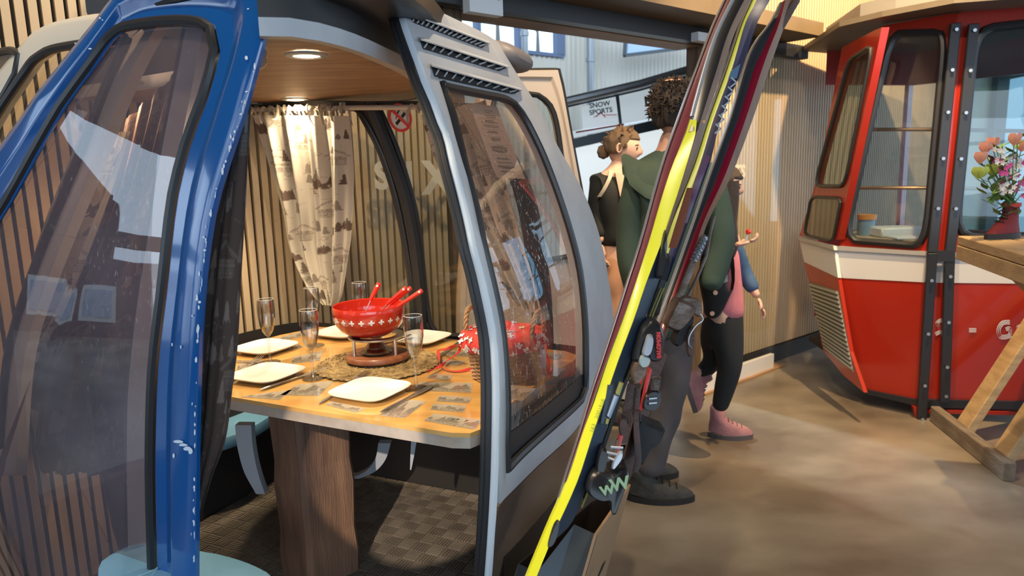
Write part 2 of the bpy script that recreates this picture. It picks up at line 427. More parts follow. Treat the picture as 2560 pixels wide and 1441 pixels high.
# beam that hides the sliding-door gear
zb = float(wpx(2010, 125)[2])
D = .3
for q in range(60):
    D = .05+q*.02
    if wpx(2058, 92, D)[2] <= zb: break
sB1 = float(np.dot(wpx(2058, 92, D)-W0, WD))
wbox('trim_4', sL1-1.2, sB1, zb, zb+.085, .0, D, m_beam)
wbox('trim_5', sL1-.2, ws(1988, 128), zb-.085, zb-.002, .03, .10, m_black)
# far hall
HN = WN; H0 = W0 - WN*5.2
def hpx(x, y, d=0.): return onp(x, y, H0+WN*d, WN)
m_corr = mat('corrugated_sheet', (.74, .70, .62), .6)
def hall():
    mb = MB(); a0 = np.dot(hpx(1100, 300)-H0, WD)-9.; a1 = np.dot(hpx(1950, 300)-H0, WD); n = int((a1-a0)/.05)
    # ribbed cladding with the window strip left open
    wz0 = float(hpx(1340, 133)[2]); wz1 = float(hpx(1250, 40)[2])+.15; wa1 = float(np.dot(hpx(1404, 130)-H0, WD)); 
    def q(a, z, d): return H0+WD*a+WN*d+np.array([0, 0, z])
    def ribs(a, b, z0, z1):
        rows = []; k = int((b-a)/.025); 
        top, bot = [], []
        for i in range(k+1):
            s = a+(b-a)*i/k; d = .018 if (i//2) % 2 else 0.
            bot.append(q(s, z0, d)); top.append(q(s, z1, d))
        mb.grid([bot, top])
    ribs(a0, wa1, 0, wz0); ribs(a0, wa1, wz1, 6.); ribs(wa1, a1, 0, 6.)
    struct('wall_hall', mb, m_corr, smooth=False)
    fr = MB(); pts = [1158, 1192, 1293, 1318, 1382, 1402]
    for x in (1100, 1191, 1293, 1390):
        a = float(np.dot(hpx(x, 100)-H0, WD)); fr.add([q(a+u, z, d) for u in (-.02, .05 if x < 1390 else .14) for z in (wz0, wz1) for d in (-.05, .05)], [(0, 1, 3, 2), (4, 6, 7, 5), (0, 4, 5, 1), (2, 3, 7, 6), (0, 2, 6, 4), (1, 5, 7, 3)])
    for z in (wz0-.03, wz1): fr.add([q(a, zz, d) for a in (a0, wa1) for zz in (z, z+.05) for d in (-.05, .05)], [(0, 1, 3, 2), (4, 6, 7, 5), (0, 4, 5, 1), (2, 3, 7, 6), (0, 2, 6, 4), (1, 5, 7, 3)])
    struct('window_1', fr, mat('blue_grey_frame', (.12, .17, .30), .4), smooth=False)
    g = MB().add([q(a0, wz0, 0), q(wa1, wz0, 0), q(wa1, wz1, 0), q(a0, wz1, 0)], [(0, 1, 2, 3)])
    o = obj('window_pane', g, mat_glass('window_glass', (.95, .98, 1)), None); o['kind'] = 'structure'
    # end walls and roof of the hall
    e = MB(); 
    e.add([q(a1, 0, 0), q(a1, 6, 0), q(a1+3, 6, 5.0), q(a1+3, 0, 5.0)], [(0, 1, 2, 3)])
    e.add([q(a0, 0, 0), q(a0, 6, 0), q(sL0, 6, 5.1), q(sL0, 0, 5.1)], [(0, 1, 2, 3)])
    e.add([q(a0, 6, 0), q(a1, 6, 0), q(a1, 6, 5.0), q(sL0, 6, 5.1)], [(0, 1, 2, 3)])
    struct('wall_hall_side', e, m_corr, smooth=False)
hall()
def tree_far(x, y, s, name_label):
    rnd = random.Random(x); mb = MB(); b = hpx(x, y, -4.0); 
    def br(p, d, l, r, k):
        e = p+d*l; mb.tube([p, e], [r, r*.6], 4)
        if k:
            for _ in range(3): br(e, nrm(d+np.array([rnd.uniform(-.7, .7), rnd.uniform(-.5, .5), rnd.uniform(-.1, .5)])), l*.68, r*.55, k-1)
    g = np.array([b[0], b[1], 0.]); br(g, np.array([0, 0, 1.]), b[2], .09, 0); br(b, np.array([0, 0, 1.]), .55*s, .05, 4)
    single('bare_tree', mb, mat('bark', (.10, .09, .08), .9), name_label, 'tree', group='trees outside the hall windows')
tree_far(1245, 105, 1.0, 'bare winter tree outside the middle pane of the hall window')
tree_far(1345, 135, .8, 'bare winter tree outside the right pane of the hall window')
def pipe(x, y0, y1, d, r, label):
    a, b = hpx(x, y0, d), hpx(x, y1, d); p = np.array([a[0], a[1], 0.]); mb = MB().cyl(p, (p[0], p[1], 6.), r, 16)
    mb.cyl((p[0], p[1], (a[2]+b[2])/2), (p[0], p[1], (a[2]+b[2])/2+.06), r*1.25, 16)
    single('steel_post', mb, mat('post_paint', (.38, .42, .46), .4, .3), label, 'post', group='steel posts in the hall')
pipe(1476, 150, 160, .25, .055, 'grey steel pipe post against the ribbed hall wall')
pipe(1311, 60, 120, .6, .045, 'thin grey steel post in front of the hall window')

# other walls of the room, behind and beside the camera (with glazing)
def frame_wall(name, a, b, z0, z1, n, h=3.7):
    a, b = np.array(a, float), np.array(b, float); L = np.linalg.norm(b-a); d = (b-a)/L; nn = np.array([-d[1], d[0]])
    mb = MB()
    def bx(s0, s1, za, zb, t=.12):
        vs = [np.array([*(a+d*s+nn*o), z]) for s in (s0, s1) for z in (za, zb) for o in (-t/2, t/2)]
        mb.add(vs, [(0, 1, 3, 2), (4, 6, 7, 5), (0, 4, 5, 1), (2, 3, 7, 6), (0, 2, 6, 4), (1, 5, 7, 3)])
    bx(0, L, 0, z0); bx(0, L, z1, h)
    for i in range(n+1): s = (L-.16)*i/n; bx(s, s+.16, z0, z1)
    bx(0, L, (z0+z1)*.62, (z0+z1)*.62+.07, .08)
    struct(name, mb, m_darkwall, smooth=False)
pL = wall(sL0, 0)
frame_wall('wall_facade', (pL[0], pL[1]), (-4.6, -3.2), .35, 1.95, 3)  # opening's head set low to cut off sky mirrored in the blue leaf
frame_wall('wall_rear', (-4.6, -3.2), (4.6, -4.6), .9, 3.0, 4)
pR = wall(sR+5.2, 0)
frame_wall('wall_side', (4.6, -4.6), (pR[0], pR[1]), .5, 3.2, 5)  # glazing added so sky light shows through the red cabin's windows

# sliding glass door leaves
m_clear = mat_glass('clear_glass', (.95, .97, .96), 1.12)
m_frost = mat('frosted_letter', (.62, .60, .52), .8)
def glass_leaf(x0, x1, label, texts, grp):
    s0, s1 = ws(x0, 500, .09), ws(x1, 500, .09); c = wall((s0+s1)/2, 0, .09)
    r = root('sliding_glass_door', label, 'glass door', tuple(c), 0, grp)
    def bx(nm, a, b, z0, z1, d0, d1, m):
        mb = MB(); vs = [wall(q, z, d) for q in (a, b) for z in (z0, z1) for d in (d0, d1)]
        mb.add(vs, [(0, 1, 3, 2), (4, 6, 7, 5), (0, 4, 5, 1), (2, 3, 7, 6), (0, 2, 6, 4), (1, 5, 7, 3)]); return obj(nm, mb, m, r, smooth=False)
    bx('glass_panel', s0, s1, .10, zb-.10, .085, .095, m_clear)
    bx('bottom_clamp', s0, s1, .012, .115, .075, .105, m_white)
    bx('floor_guide', s0, s1+.12, 0, .012, .05, .13, m_lintel)
    for (x, y, st, sz) in texts:
        p = wpx(x, y, .098); t = place(text_mb(st, sz, .001, .012*sz*4), p, WD, (0, 0, 1)); obj('letter', t, m_frost, r, smooth=False)
    return r, bx
r1, bx1 = glass_leaf(925, 1250, 'frameless glass sliding door with frosted letters behind the left cabin', [(938, 471, 'SN', .15), (1062, 482, 'X', .19)], 'sliding glass doors')
h0, h1 = ws(1171, 20, .14), ws(1254, 20, .14); zt = float(wpx(1210, 35, .14)[2])
hb = bx1('hanger_bracket', h0, h1, zt, zt+.13, .10, .15, m_white)
for i in range(4):
    p = wall(h0+(h1-h0)*(.13+.245*i), zt+.075, .15); obj('bolt', MB().cyl(p, p+WN*.012, .011, 12), m_steel, hb)
r2, bx2 = glass_leaf(1742, 1945, 'frameless glass sliding door with frosted letters in front of the right slat wall', [(1836, 445, 'TS', .115)], 'sliding glass doors')
h0, h1 = ws(1742, 100, .14), ws(1776, 100, .14); zt2 = float(wpx(1755, 104, .14)[2])
bx2('hanger_bracket', h0, h1, zt2, zt2+.05, .10, .15, m_white)

# inclined conveyor with lit boards in the hall
cv = root('conveyor_rail', 'inclined dark conveyor rail with white sponsor boards in the hall', 'conveyor', tuple(ony(1560, 600, 6.4)*np.array([1, 1, 0])))
Yc = 6.4
def cq(pts, th=.04, Y=Yc): return MB().prism([ony(x, y, Y) for x, y in pts], (0, th, 0))
m_board = mat('white_board', (.85, .9, .95), .4, emis=(.8, .93, 1), estr=.45)
m_slate = mat('slate_paint', (.05, .07, .09), .35)
obj('banner_panel', cq([(1457, 268), (1538, 237), (1549, 310), (1458, 323)]), m_board, cv, smooth=False)
obj('banner_panel', cq([(1549, 234), (1790, 160), (1790, 268), (1556, 310)]), m_board, cv, smooth=False)
obj('hand_rail', MB().tube([ony(1380, 262, Yc-.1), ony(1600, 211, Yc-.1), ony(1800, 152, Yc-.1)], .04, 12), m_steel, cv)
obj('hand_rail', MB().tube([ony(1380, 272, Yc-.05), ony(1600, 222, Yc-.05), ony(1800, 166, Yc-.05)], .02, 8), m_slate, cv)
obj('board_post', cq([(1539, 236), (1547, 234), (1556, 318), (1548, 320)], .06), m_slate, cv, smooth=False)
obj('rail_beam', cq([(1400, 378), (1400, 355), (1800, 262), (1800, 290)], .12), m_slate, cv, smooth=False)
obj('red_trim', cq([(1440, 333), (1440, 329), (1560, 309), (1560, 313)], .02, Yc-.02), mat('red_trim', (.5, .03, .05), .4), cv, smooth=False)
obj('light_panel', cq([(1400, 352), (1400, 335), (1800, 250), (1800, 262)], .02, Yc+.05), m_board, cv, smooth=False)
obj('light_panel', cq([(1400, 640), (1400, 380), (1800, 288), (1800, 640)], .05, Yc+.05), mat('light_box', (.9, .95, 1), .4, emis=(.9, .98, 1), estr=.75), cv, smooth=False)
def ctext(x, y, s, size, m=m_slate, dx=(1, 0, .12), b=.004): return obj('lettering', place(text_mb(s, size, .002, b), ony(x, y, Yc-.012), dx, (0, 0, 1)), m, cv, smooth=False)
ctext(1474, 271, 'SNOW', .060, b=.0015); ctext(1474, 288, 'SPORTS', .060, b=.0015)
ctext(1612, 266, 'NV', .12)
ctext(1706, 228, 'YS', .09)
m_redm = mat('red_mark', (.75, .05, .04), .4)
mk = MB()
for a, b in (((1490, 292), (1508, 278)), ((1500, 280), (1514, 294)), ((1484, 294), (1500, 284)), ((1508, 288), (1542, 287))): mk.bar(ony(*a, Yc-.02), ony(*b, Yc-.02), .012, .006)
obj('logo_mark', mk, m_redm, cv, smooth=False)
# poster frame at the top of the opening, blue glow put into its colour
pf = root('hanging_poster', 'self-glowing blue framed screen high on the ribbed hall wall', 'poster', tuple(hpx(1640, 110, .5)))
obj('poster_panel', MB().prism([hpx(1563, 136, .5), hpx(1566, 90, .5), hpx(1760, 90, .5), hpx(1760, 112, .5)], tuple(WN*.05)), mat('poster_glow', (.35, .5, .75), .3, emis=(.4, .6, .95), estr=.35), pf, smooth=False)
obj('poster_frame', MB().bar(hpx(1561, 139, .56), hpx(1760, 114, .56), .05, .05).bar(hpx(1561, 139, .56), hpx(1564, 90, .56), .05, .05), m_slate, pf, smooth=False)

# house across the yard, seen only as a reflection in the blue leaf's glass
hs = root('house', 'dark red-brown house across the yard, mirrored in the glass of the blue door leaf', 'house', (-12.5, -1.5, 0))
hp = MB(); hp.prism([(-11.5, y, z) for y, z in ((-7, 0), (7, 0), (7, 3.0), (3.6, 5.2), (.55, 3.2), (.25, 3.0), (.25, 1.75), (-3, 1.6), (-7, 1.3))], (-3, 0, 0)); obj('wall', hp, mat('red_brown_boards', (.10, .045, .035), .8), hs, smooth=False)
for y in (-5.6, -3.9, -1.2, .6, 1.8): wn_ = obj('window', MB().box((-11.48, y, .75), (.06, 1.0, .8)), m_white, hs, smooth=False); obj('pane', MB().box((-11.44, y, .75), (.02, .8, .6)), mat('pane_pale', (.45, .55, .7), .2), wn_, smooth=False)
# ------------------------------------------------------------------ the near cabin
TH = math.radians(-24); LX = np.array([math.cos(TH), math.sin(TH), 0]); LY = np.array([-LX[1], LX[0], 0])
ZF = .30; ZC = 1.745; ZT = .92
cab = root('gondola_cabin', 'open blue and white ski gondola cabin fitted out as a dining booth', 'gondola', (-.38, 1.95, 0))
m_blue = mat('blue_lacquer', (.006, .085, .30), .16, coat=.8, spec=.5)
m_chip = mat('chipped_primer', (.62, .72, .82), .7)
m_body = mat('cream_body', (.66, .62, .54), .32, coat=.3, col2=(.60, .56, .48), nscale=3)
m_grey = mat('pale_grey_frame', (.50, .51, .53), .42, col2=(.44, .45, .47), nscale=10)
m_rub = mat('black_rubber', (.022, .022, .024), .38, bump=.05, bscale=20)
m_browng = mat_glass('brown_tint', (.74, .62, .56), 1.5, haze=.07, hazecol=(.8, .7, .65), scratch=.6)
m_haze = mat_glass('milky_tint', (.64, .52, .48), 1.75, haze=.20, hazecol=(.34, .29, .36), rough=.015, scratch=.12)
m_rear = mat_glass('rear_tint', (.86, .82, .74), 1.4, haze=.03, hazecol=(.7, .65, .55), scratch=.15)
SB = Surf((-.64, 1.36), -LY, .12, .8, .08)          # front side, carries the blue leaf
SR = Surf((-.03, 1.39), LX, .30, .85, .10, .45)     # right-hand side
SK = Surf((-.40, 2.58), LY, .13, .85, .12, 0.)      # rear side

# blue door leaf
b_outer = loop4([[(330, -90), (520, -110), (700, -90)],
                 [(700, -90), (676, 20), (640, 155), (606, 280), (572, 385), (545, 470), (524, 560), (508, 680), (497, 820), (490, 1000), (487, 1200), (486, 1441), (488, 1640)],
                 [(488, 1640), (0, 1640), (-420, 1600)],
                 [(-420, 1600), (-400, 1250), (-330, 980), (-200, 700), (-90, 490), (0, 358), (44, 300), (73, 250), (129, 181), (226, 60), (273, 0), (330, -90)]], 24)
b_inner = loop4([[(250, 98), (272, 74), (302, 54), (350, 44), (400, 38), (460, 36), (510, 44), (540, 66)],
                 [(540, 66), (552, 90), (552, 125), (530, 220), (505, 290), (480, 360), (445, 500), (420, 720), (397, 920), (390, 1120), (392, 1300), (400, 1560)],
                 [(400, 1560), (380, 1590), (0, 1590), (-300, 1560), (-330, 1520)],
                 [(-330, 1520), (-310, 1250), (-240, 960), (-120, 700), (0, 500), (60, 392), (112, 300), (150, 238), (204, 166), (250, 98)]], 24)
b_inner = inset(b_inner, 15)
prof = [(0, -.004), (.03, 0), (.18, .002), (.45, .004), (.55, .000), (.66, -.012), (.85, -.016), (1, -.018)]
mb = ringpanel(SB, b_outer, b_inner, prof, .014)
lf = obj('door_leaf', mb, m_blue, cab, angle=50)
obj('window_seal', seal(SB, b_inner, .0115, -.014), m_rub, lf)
obj('window_pane', pane(SB, b_inner, -.020), m_haze, lf)
# worn paint: bare primer chips along the leaf's free edge
rc = random.Random(3); ch = MB()
edge = cat([(640, 160), (606, 280), (572, 385), (545, 470), (524, 560), (508, 680), (497, 820), (490, 1000), (487, 1200), (486, 1441)], 200)
for i in range(75):
    q = edge[rc.randrange(200)]; wv = rc.choice([1.5, 2, 3, 4, 6])*rc.uniform(.5, 1.0); hh = rc.uniform(2, 13)
    x, y = q[0]-rc.choice([0, 0, 0, 0, 1, 2, 8])-wv/2, q[1]
    n = 6; ch.add([SB.px(x+math.cos(2*PI*k/n)*wv*rc.uniform(.5, 1), y+math.sin(2*PI*k/n)*hh*rc.uniform(.5, 1), .0042) for k in range(n)], [tuple(range(n))])
for (x, y, a, b) in ((446, 1105, 14, 4), (458, 1113, 12, 4), (468, 1122, 10, 6), (476, 1128, 7, 9), (620, 22, 3, 2), (616, 145, 4, 6), (430, 862, 2, 5), (452, 868, 2, 5), (434, 1140, 3, 7), (250, 45, 3, 2), (256, 50, 2, 2), (225, 122, 5, 2), (188, 108, 2, 2), (480, 790, 2, 3)):
    n = 8; ch.add([SB.px(x+math.cos(2*PI*k/n)*a*rc.uniform(.7, 1.1), y+math.sin(2*PI*k/n)*b*rc.uniform(.7, 1.1), .0048) for k in range(n)], [tuple(range(n))])
obj('paint_chip', ch, m_chip, lf, smooth=False, label='pale primer showing through chipped blue paint', kind='stuff')

# cream body behind the leaf, left
SC_ = SB.shift(-.07)
c_outer = loop4([[(29, 121), (67, 79), (98, 58), (133, 44), (187, 32), (215, 28), (300, 24), (420, 20)],
                 [(420, 20), (330, 180), (240, 400), (120, 700), (60, 900), (40, 1200)],
                 [(40, 1200), (-200, 1200), (-420, 1200)],
                 [(-420, 1200), (-330, 800), (-200, 460), (-80, 260), (-20, 180), (29, 121)]], 20)
c_inner = loop4([[(60, 165), (75, 145), (94, 131), (125, 114), (188, 102), (240, 97), (330, 90)],
                 [(330, 90), (290, 180), (205, 400), (90, 690), (30, 890), (10, 1120)],
                 [(10, 1120), (-180, 1130), (-330, 1130)],
                 [(-330, 1130), (-250, 800), (-130, 500), (-30, 305), (20, 225), (60, 165)]], 20)
c_inner = inset(c_inner, 10)
bd = obj('body_side', ringpanel(SC_, c_outer, c_inner, [(0, -.03), (.12, -.005), (.3, 0), (1, -.004)], .03), m_body, cab, angle=50)
obj('window_seal', seal(SC_, c_inner, .011, .002), m_rub, bd)
obj('window_pane', pane(SC_, c_inner, -.006), m_rear, bd)
SC2 = SB.shift(-.10)
w2 = loop4([[(-60, 150), (0, 131), (30, 127), (50, 138)], [(50, 138), (56, 152), (30, 205), (-20, 290), (-140, 480), (-250, 700)], [(-250, 700), (-500, 700)], [(-500, 700), (-300, 350), (-60, 150)]], 12)
o2 = obj('corner_window', pane(SB.shift(-.075), w2, 0), mat('smoked_corner', (.09, .07, .06), .25), bd)
obj('corner_seal', seal(SB.shift(-.075), w2, .011), m_rub, bd)
# pale jamb seen through the leaf's window
SJ = SB.shift(-.10)
jm = strip(SJ, [(497, 60), (478, 160), (452, 290), (425, 430), (402, 580), (378, 720), (360, 860), (348, 1000), (346, 1200), (352, 1640)], 44, 0, .03, 30)
obj('door_jamb', jm, m_grey, cab)
obj('jamb_rubber', strip(SJ.shift(.004), [(478, 60), (458, 160), (434, 290), (408, 430), (384, 580), (360, 720), (343, 860), (331, 1000), (329, 1200), (335, 1640)], 20, 0, .02, 30), m_rub, cab)

# right-hand side
edgeR = [(1011, -10), (1013, 40), (1031, 96), (1053, 155), (1073, 211), (1091, 251), (1111, 307), (1126, 343), (1141, 408), (1159, 476), (1178, 553), (1192, 620), (1208, 680), (1221, 737), (1241, 838), (1247, 920), (1249, 997), (1247, 1155), (1241, 1287), (1230, 1441), (1215, 1600)]
silR = [(1246, 106), (1275, 155), (1302, 200), (1324, 233), (1345, 268), (1380, 338), (1415, 402), (1450, 462), (1485, 545), (1508, 625), (1525, 720), (1534, 800), (1531, 870), (1518, 960), (1492, 1060), (1455, 1180), (1412, 1300), (1350, 1441), (1300, 1560)]
winT = [(1100, 208), (1147, 219), (1213, 232), (1262, 242), (1288, 255)]
winR = [(1288, 255), (1308, 280), (1331, 320), (1362, 385), (1398, 478), (1428, 570), (1449, 650), (1460, 720), (1468, 820), (1469, 930), (1468, 975), (1457, 1003)]
winB = [(1457, 1003), (1430, 1030), (1350, 1100), (1300, 1146), (1270, 1178), (1262, 1180)]
winL = [(1262, 1180), (1261, 1100), (1262, 1000), (1254, 865), (1243, 786), (1222, 690), (1200, 600), (1188, 535), (1158, 420), (1142, 350), (1124, 280), (1100, 208)]
topR = [(1011, -10), (1080, 20), (1158, 57), (1210, 83), (1246, 106)]
midR = [(1258, 1225), (1300, 1190), (1400, 1095), (1500, 1000)]
upper = loop4([topR, silR[:13], [(1531, 870), (1518, 950), (1440, 1075), (1340, 1170), (1250, 1260)], [(1250, 1260)]+edgeR[-4::-1]], 24)
sp = obj('side_panel', ringpanel(SR, upper, inset(loop4([winT, winR, winB, winL], 24), 5), [(0, 0), (.1, .003), (.7, .003), (.85, -.002), (1, -.006)], .03), m_grey, cab, angle=50)
wl = inset(loop4([winT, winR, winB, winL], 24), 5)
obj('window_seal', seal(SR, wl, .0105, -.002), m_rub, sp)
obj('window_pane', pane(SR, wl, -.010, 6), m_browng, sp)
lower = loop4([[(1250, 1262), (1340, 1172), (1440, 1077), (1518, 952)], [(1518, 952), (1492, 1060), (1455, 1180), (1412, 1300), (1350, 1441), (1300, 1560)], [(1300, 1560), (1260, 1590), (1215, 1600)], [(1215, 1600), (1230, 1441), (1241, 1290), (1250, 1262)]], 12)
lowp = pane(SR, lower, 0., 6)
obj('lower_side_panel', lowp, mat('dark_gloss', (.060, .042, .035), .22, coat=.4, col2=(.10, .075, .06), nscale=4), cab)
# front face of the right-hand side, lit tone put into colour, + door rubber
P = cat(edgeR, 60); rows = []
for q in P:
    a, z = SR.hit(*q); rows.append([SR.P(a, z, .0), SR.P(a-.003, z, -.005), SR.P(a-.003, z, -.016), SR.P(a, z, -.020)])
obj('door_frame', MB().sheet(rows, .02), mat('lit_frame_edge', (.62, .67, .72), .4), cab)
for dd, rr in ((-.026, .0095), (-.038, .008)):
    obj('door_rubber', MB().tube([SR.P(SR.hit(*q)[0]+.002, SR.hit(*q)[1], dd) for q in P[::1]], rr, 8), m_rub, cab)
# louvres above the window
m_lou = mat('slot_shade', (.025, .022, .022), .7)
def louvre(tl, tr, br, bl, nf):
    mb = MB(); mb.grid([[SR.px(*(np.array(tl)*(1-t)+np.array(tr)*t), .0045) for t in np.linspace(0, 1, 12)], [SR.px(*(np.array(bl)*(1-t)+np.array(br)*t), .0045) for t in np.linspace(0, 1, 12)]])
    lo = obj('louvre_shade', mb, m_lou, sp, smooth=False)  # dark sheet on the panel, shade of the slot put into colour
    f = MB()
    for i in range(nf):
        t = (i+.5)/nf; a = np.array(tl)*(1-t)+np.array(tr)*t; b = np.array(bl)*(1-t)+np.array(br)*t
        x0 = b*.75+a*.25+np.array([-5, 0]); x1 = b*.3+a*.7+np.array([5, 0])
        f.tube([SR.px(*x0, .006), SR.px(*x1, .009)], [.0022, .0022], 5)
    obj('louvre_fin', f, m_grey, sp)
    h = MB(); h.sheet([[SR.px(*(np.array(tl)*(1-t)+np.array(tr)*t+np.array([-2, -3])), .004) for t in np.linspace(0, 1, 12)], [SR.px(*(np.array(tl)*(1-t)+np.array(tr)*t+np.array([2, 3])), .016) for t in np.linspace(0, 1, 12)]], .003)
    obj('louvre_lip', h, m_grey, sp)
louvre((1024, 34), (1222, 108), (1205, 120), (1034, 56), 16)
louvre((1050, 98), (1270, 168), (1248, 178), (1058, 122), 10)
louvre((1078, 164), (1303, 225), (1286, 235), (1087, 191), 10)
# roof slab and the rounded nose over the side panel
def bx_roof():
    mb = MB(); q = [onz(300, -40, 1.93), onz(660, -70, 1.93), onz(1010, -12, 1.93)]
    r0, r1, r2 = ony(1028, 6, 1.55), ony(1030, 20, 1.85), ony(1050, 60, 2.35)
    zt = float(r0[2]); pts = [np.array([r0[0], r0[1], 0]), np.array([r0[0]-.22, r0[1]-.10, 0]), np.array([r0[0]-.60, r0[1]+.06, 0]), np.array([r0[0]-.66, r0[1]+.40, 0]), np.array([r0[0]-.45, r0[1]+.85, 0]), np.array([r0[0]-.0, r0[1]+.75, 0])]
    P = cat(pts, 40, closed=True); c = np.mean(P, axis=0); rows = []
    for (k, z) in ((.93, zt-.005), (1, zt+.01), (1, zt+.05), (.8, zt+.08)): rows.append([c+(p-c)*k+np.array([0, 0, z]) for p in P])
    mb.grid(rows, closed=True); mb.f += [tuple(range(40))[::-1], tuple(120+i for i in range(40))]
    return mb
obj('roof', bx_roof(), m_rub, cab)
nc = ony(1258, 142, 2.25); nd = nrm(ony(1310, 158, 2.3)-ony(1200, 100, 2.15)); ns = nrm(np.cross(nd, [0, 1, 0])); nw = np.cross(nd, ns); rows = []
for i in range(15):
    t = -1+2*i/14; rr_ = max(0., 1-abs(t)**3)**.5; rows.append([nc+nd*.078*t+ns*.040*rr_*math.cos(a)+nw*.10*rr_*math.sin(a) for a in np.linspace(0, 2*PI, 21)[:-1]])
obj('roof_nose', MB().grid(rows, closed=True), mat('brown_grey_paint', (.20, .17, .165), .5), cab)
# plank ceiling with its pale rim
cpx = [(650, 92), (760, 98), (850, 118), (930, 148), (1015, 190), (1052, 228), (1035, 247), (940, 256), (830, 263), (720, 263), (628, 256)]
cp = [onz(x, y, ZC) for x, y in cpx]
cp += [cp[-1]+(-LX)*.16-LY*.08, cp[-1]-LX*.42-LY*.40, cp[0]-LX*.42+LY*.36, cp[0]-LX*.14+LY*.17]
cl_ = cat(cp, 64, closed=True); mb = MB(); n = 64; cc = np.mean(cl_, axis=0)
mb.grid([cl_, [p*.5+cc*.5 for p in cl_]], closed=True); mb.add([cc], []); mb.f += [(n+i, n+(i+1) % n, 2*n) for i in range(n)]
m_ceil = mat('ceiling_plank', (.40, .25, .145), .45, col2=(.25, .15, .085), nscale=3.5, stretch=(1.5, 9, 1), bump=.12, bscale=30, bstretch=(1, 14, 1), nmin=.36, nmax=.62, detail=8)
lid = MB().prism(cl_, (0, 0, .02)); obj('ceiling_board', lid, m_ceil, cab, smooth=False)
rim = MB(); out_ = [p+nrm(p-cc)*.03 for p in cl_]
rim.grid([[p+np.array([0, 0, -.004]) for p in cl_], [p+np.array([0, 0, -.004]) for p in out_], [p+np.array([0, 0, .030]) for p in out_], [p+np.array([0, 0, .030]) for p in cl_]], closed=True)
obj('ceiling_rim', rim, m_grey, cab)
hd = MB(); 
o3 = [p+nrm(p-cc)*.01 for p in cl_]; hd.grid([[p+np.array([0, 0, .02]) for p in o3], [p+np.array([0, 0, .13])-nrm(p-cc)*.01 for p in o3]], closed=True)
obj('roof_gap_band', hd, m_black, cab)  # black band for the dark gap below the roof, shade put into colour
obj('roof_end', MB().prism([ony(x, y, 1.98) for x, y in [(206, -60), (216, 30), (228, 57), (330, 60), (330, -60)]], tuple(LY*.25)), m_black, cab, smooth=False)
obj('roof_hinge', MB().cyl(ony(668, 38, 1.42), ony(812, 58, 1.50), .016, 16), m_steel, cab)
# down-lights
m_led = mat('led_glow', (1, .9, .75), .4, emis=(1, .86, .62), estr=22)
for (x, y, r) in ((766, 136, .040), (737, 247, .040), (312, 204, .040)):
    p = onz(x, y, ZC-.001); lt = obj('ceiling_light', MB().lathe([(r*.72, -.004), (r*.80, -.006), (r*1.15, -.004), (r*1.2, 0)], 32, p, cap=False), m_steel, cab)
    obj('lens', MB().lathe([(.0, -.003), (r*.74, -.003)], 24, p), m_led, lt)
    lamp('SPOT', 'downlight', (p[0], p[1], ZC-.015), (p[0]+.02, p[1], 0), 33, (1, .80, .52), .03, spot=150, blend=.6)

# rear side: dark window frames, panes
k1 = loop4([[(560, 272), (700, 270), (830, 270), (885, 272), (905, 285)], [(905, 285), (950, 370), (985, 470), (1008, 570), (1026, 680), (1034, 760), (1036, 850), (1020, 868)],
            [(1020, 868), (860, 868), (700, 868), (640, 862), (612, 850)], [(612, 850), (602, 830), (585, 700), (560, 500), (545, 330), (560, 272)]], 16)
k2 = loop4([[(948, 268), (1020, 268), (1100, 270), (1190, 275)], [(1190, 275), (1290, 470), (1330, 700), (1340, 840)], [(1340, 840), (1200, 842), (1110, 836), (1086, 824), (1074, 800)],
            [(1074, 800), (1064, 730), (1052, 610), (1040, 530), (1016, 440), (985, 350), (955, 285), (948, 268)]], 16)
g1 = loop4([[(500, 255), (700, 253), (830, 253), (922, 255)], [(922, 255), (972, 368), (1008, 470), (1032, 570), (1046, 680), (1052, 760), (1058, 900)], [(1058, 900), (800, 900), (560, 880)], [(560, 880), (520, 700), (490, 500), (480, 300), (500, 255)]], 16)
g2 = loop4([[(924, 255), (1020, 254), (1100, 256), (1215, 262)], [(1215, 262), (1330, 470), (1375, 700), (1385, 880)], [(1385, 880), (1200, 890), (1060, 890)], [(1060, 890), (1054, 760), (1048, 680), (1034, 570), (1010, 470), (974, 368), (924, 255)]], 16)
m_dkframe = mat('dark_interior', (.030, .026, .025), .5)
for gg, kk in ((g1, k1), (g2, k2)):
    rf = obj('rear_frame', ringpanel(SK, gg, kk, [(0, 0), (1, 0)], .03), m_dkframe, cab)
    obj('window_seal', seal(SK, kk, .009, -.03), m_rub, rf); obj('window_pane', pane(SK, kk, -.012), m_rear, rf)
obj('centre_post', MB().tube([SK.px(x, y, -.045) for x, y in cat([(928, 262), (975, 380), (1010, 480), (1032, 580), (1046, 690), (1054, 790), (1058, 860)], 24)], .022, 8), m_rub, cab)
# lower shell and floor, interior shade put into their near-black colour
plan = []
for t in np.linspace(0, 1, 7): plan.append(SR.P(.05+.80*t, .85)[:2])
plan += [p for p in [SK.P(-.52, .85)[:2], SK.P(-.35, .85)[:2], SK.P(0, .85)[:2], SK.P(.35, .85)[:2]]]
pk = SK.P(.50, .85)[:2]; plan += [pk, pk-LY[:2]*.25-LX[:2]*.08, pk-LY[:2]*.8-LX[:2]*.08, SB.P(-.58, .85)[:2]+LY[:2]*.12]
cpn = np.array([-.40, 1.97])
def shell():
    mb = MB(); rows = []; P2 = cat([np.array([*p, 0]) for p in plan], 48)
    for (z, k) in ((.90, .985), (.75, .985), (.5, .96), (.3, .90), (ZF, .84)):
        rows.append([np.array([cpn[0]+(p[0]-cpn[0])*k, cpn[1]+(p[1]-cpn[1])*k, z]) for p in P2])
    mb.grid(rows); return mb, P2
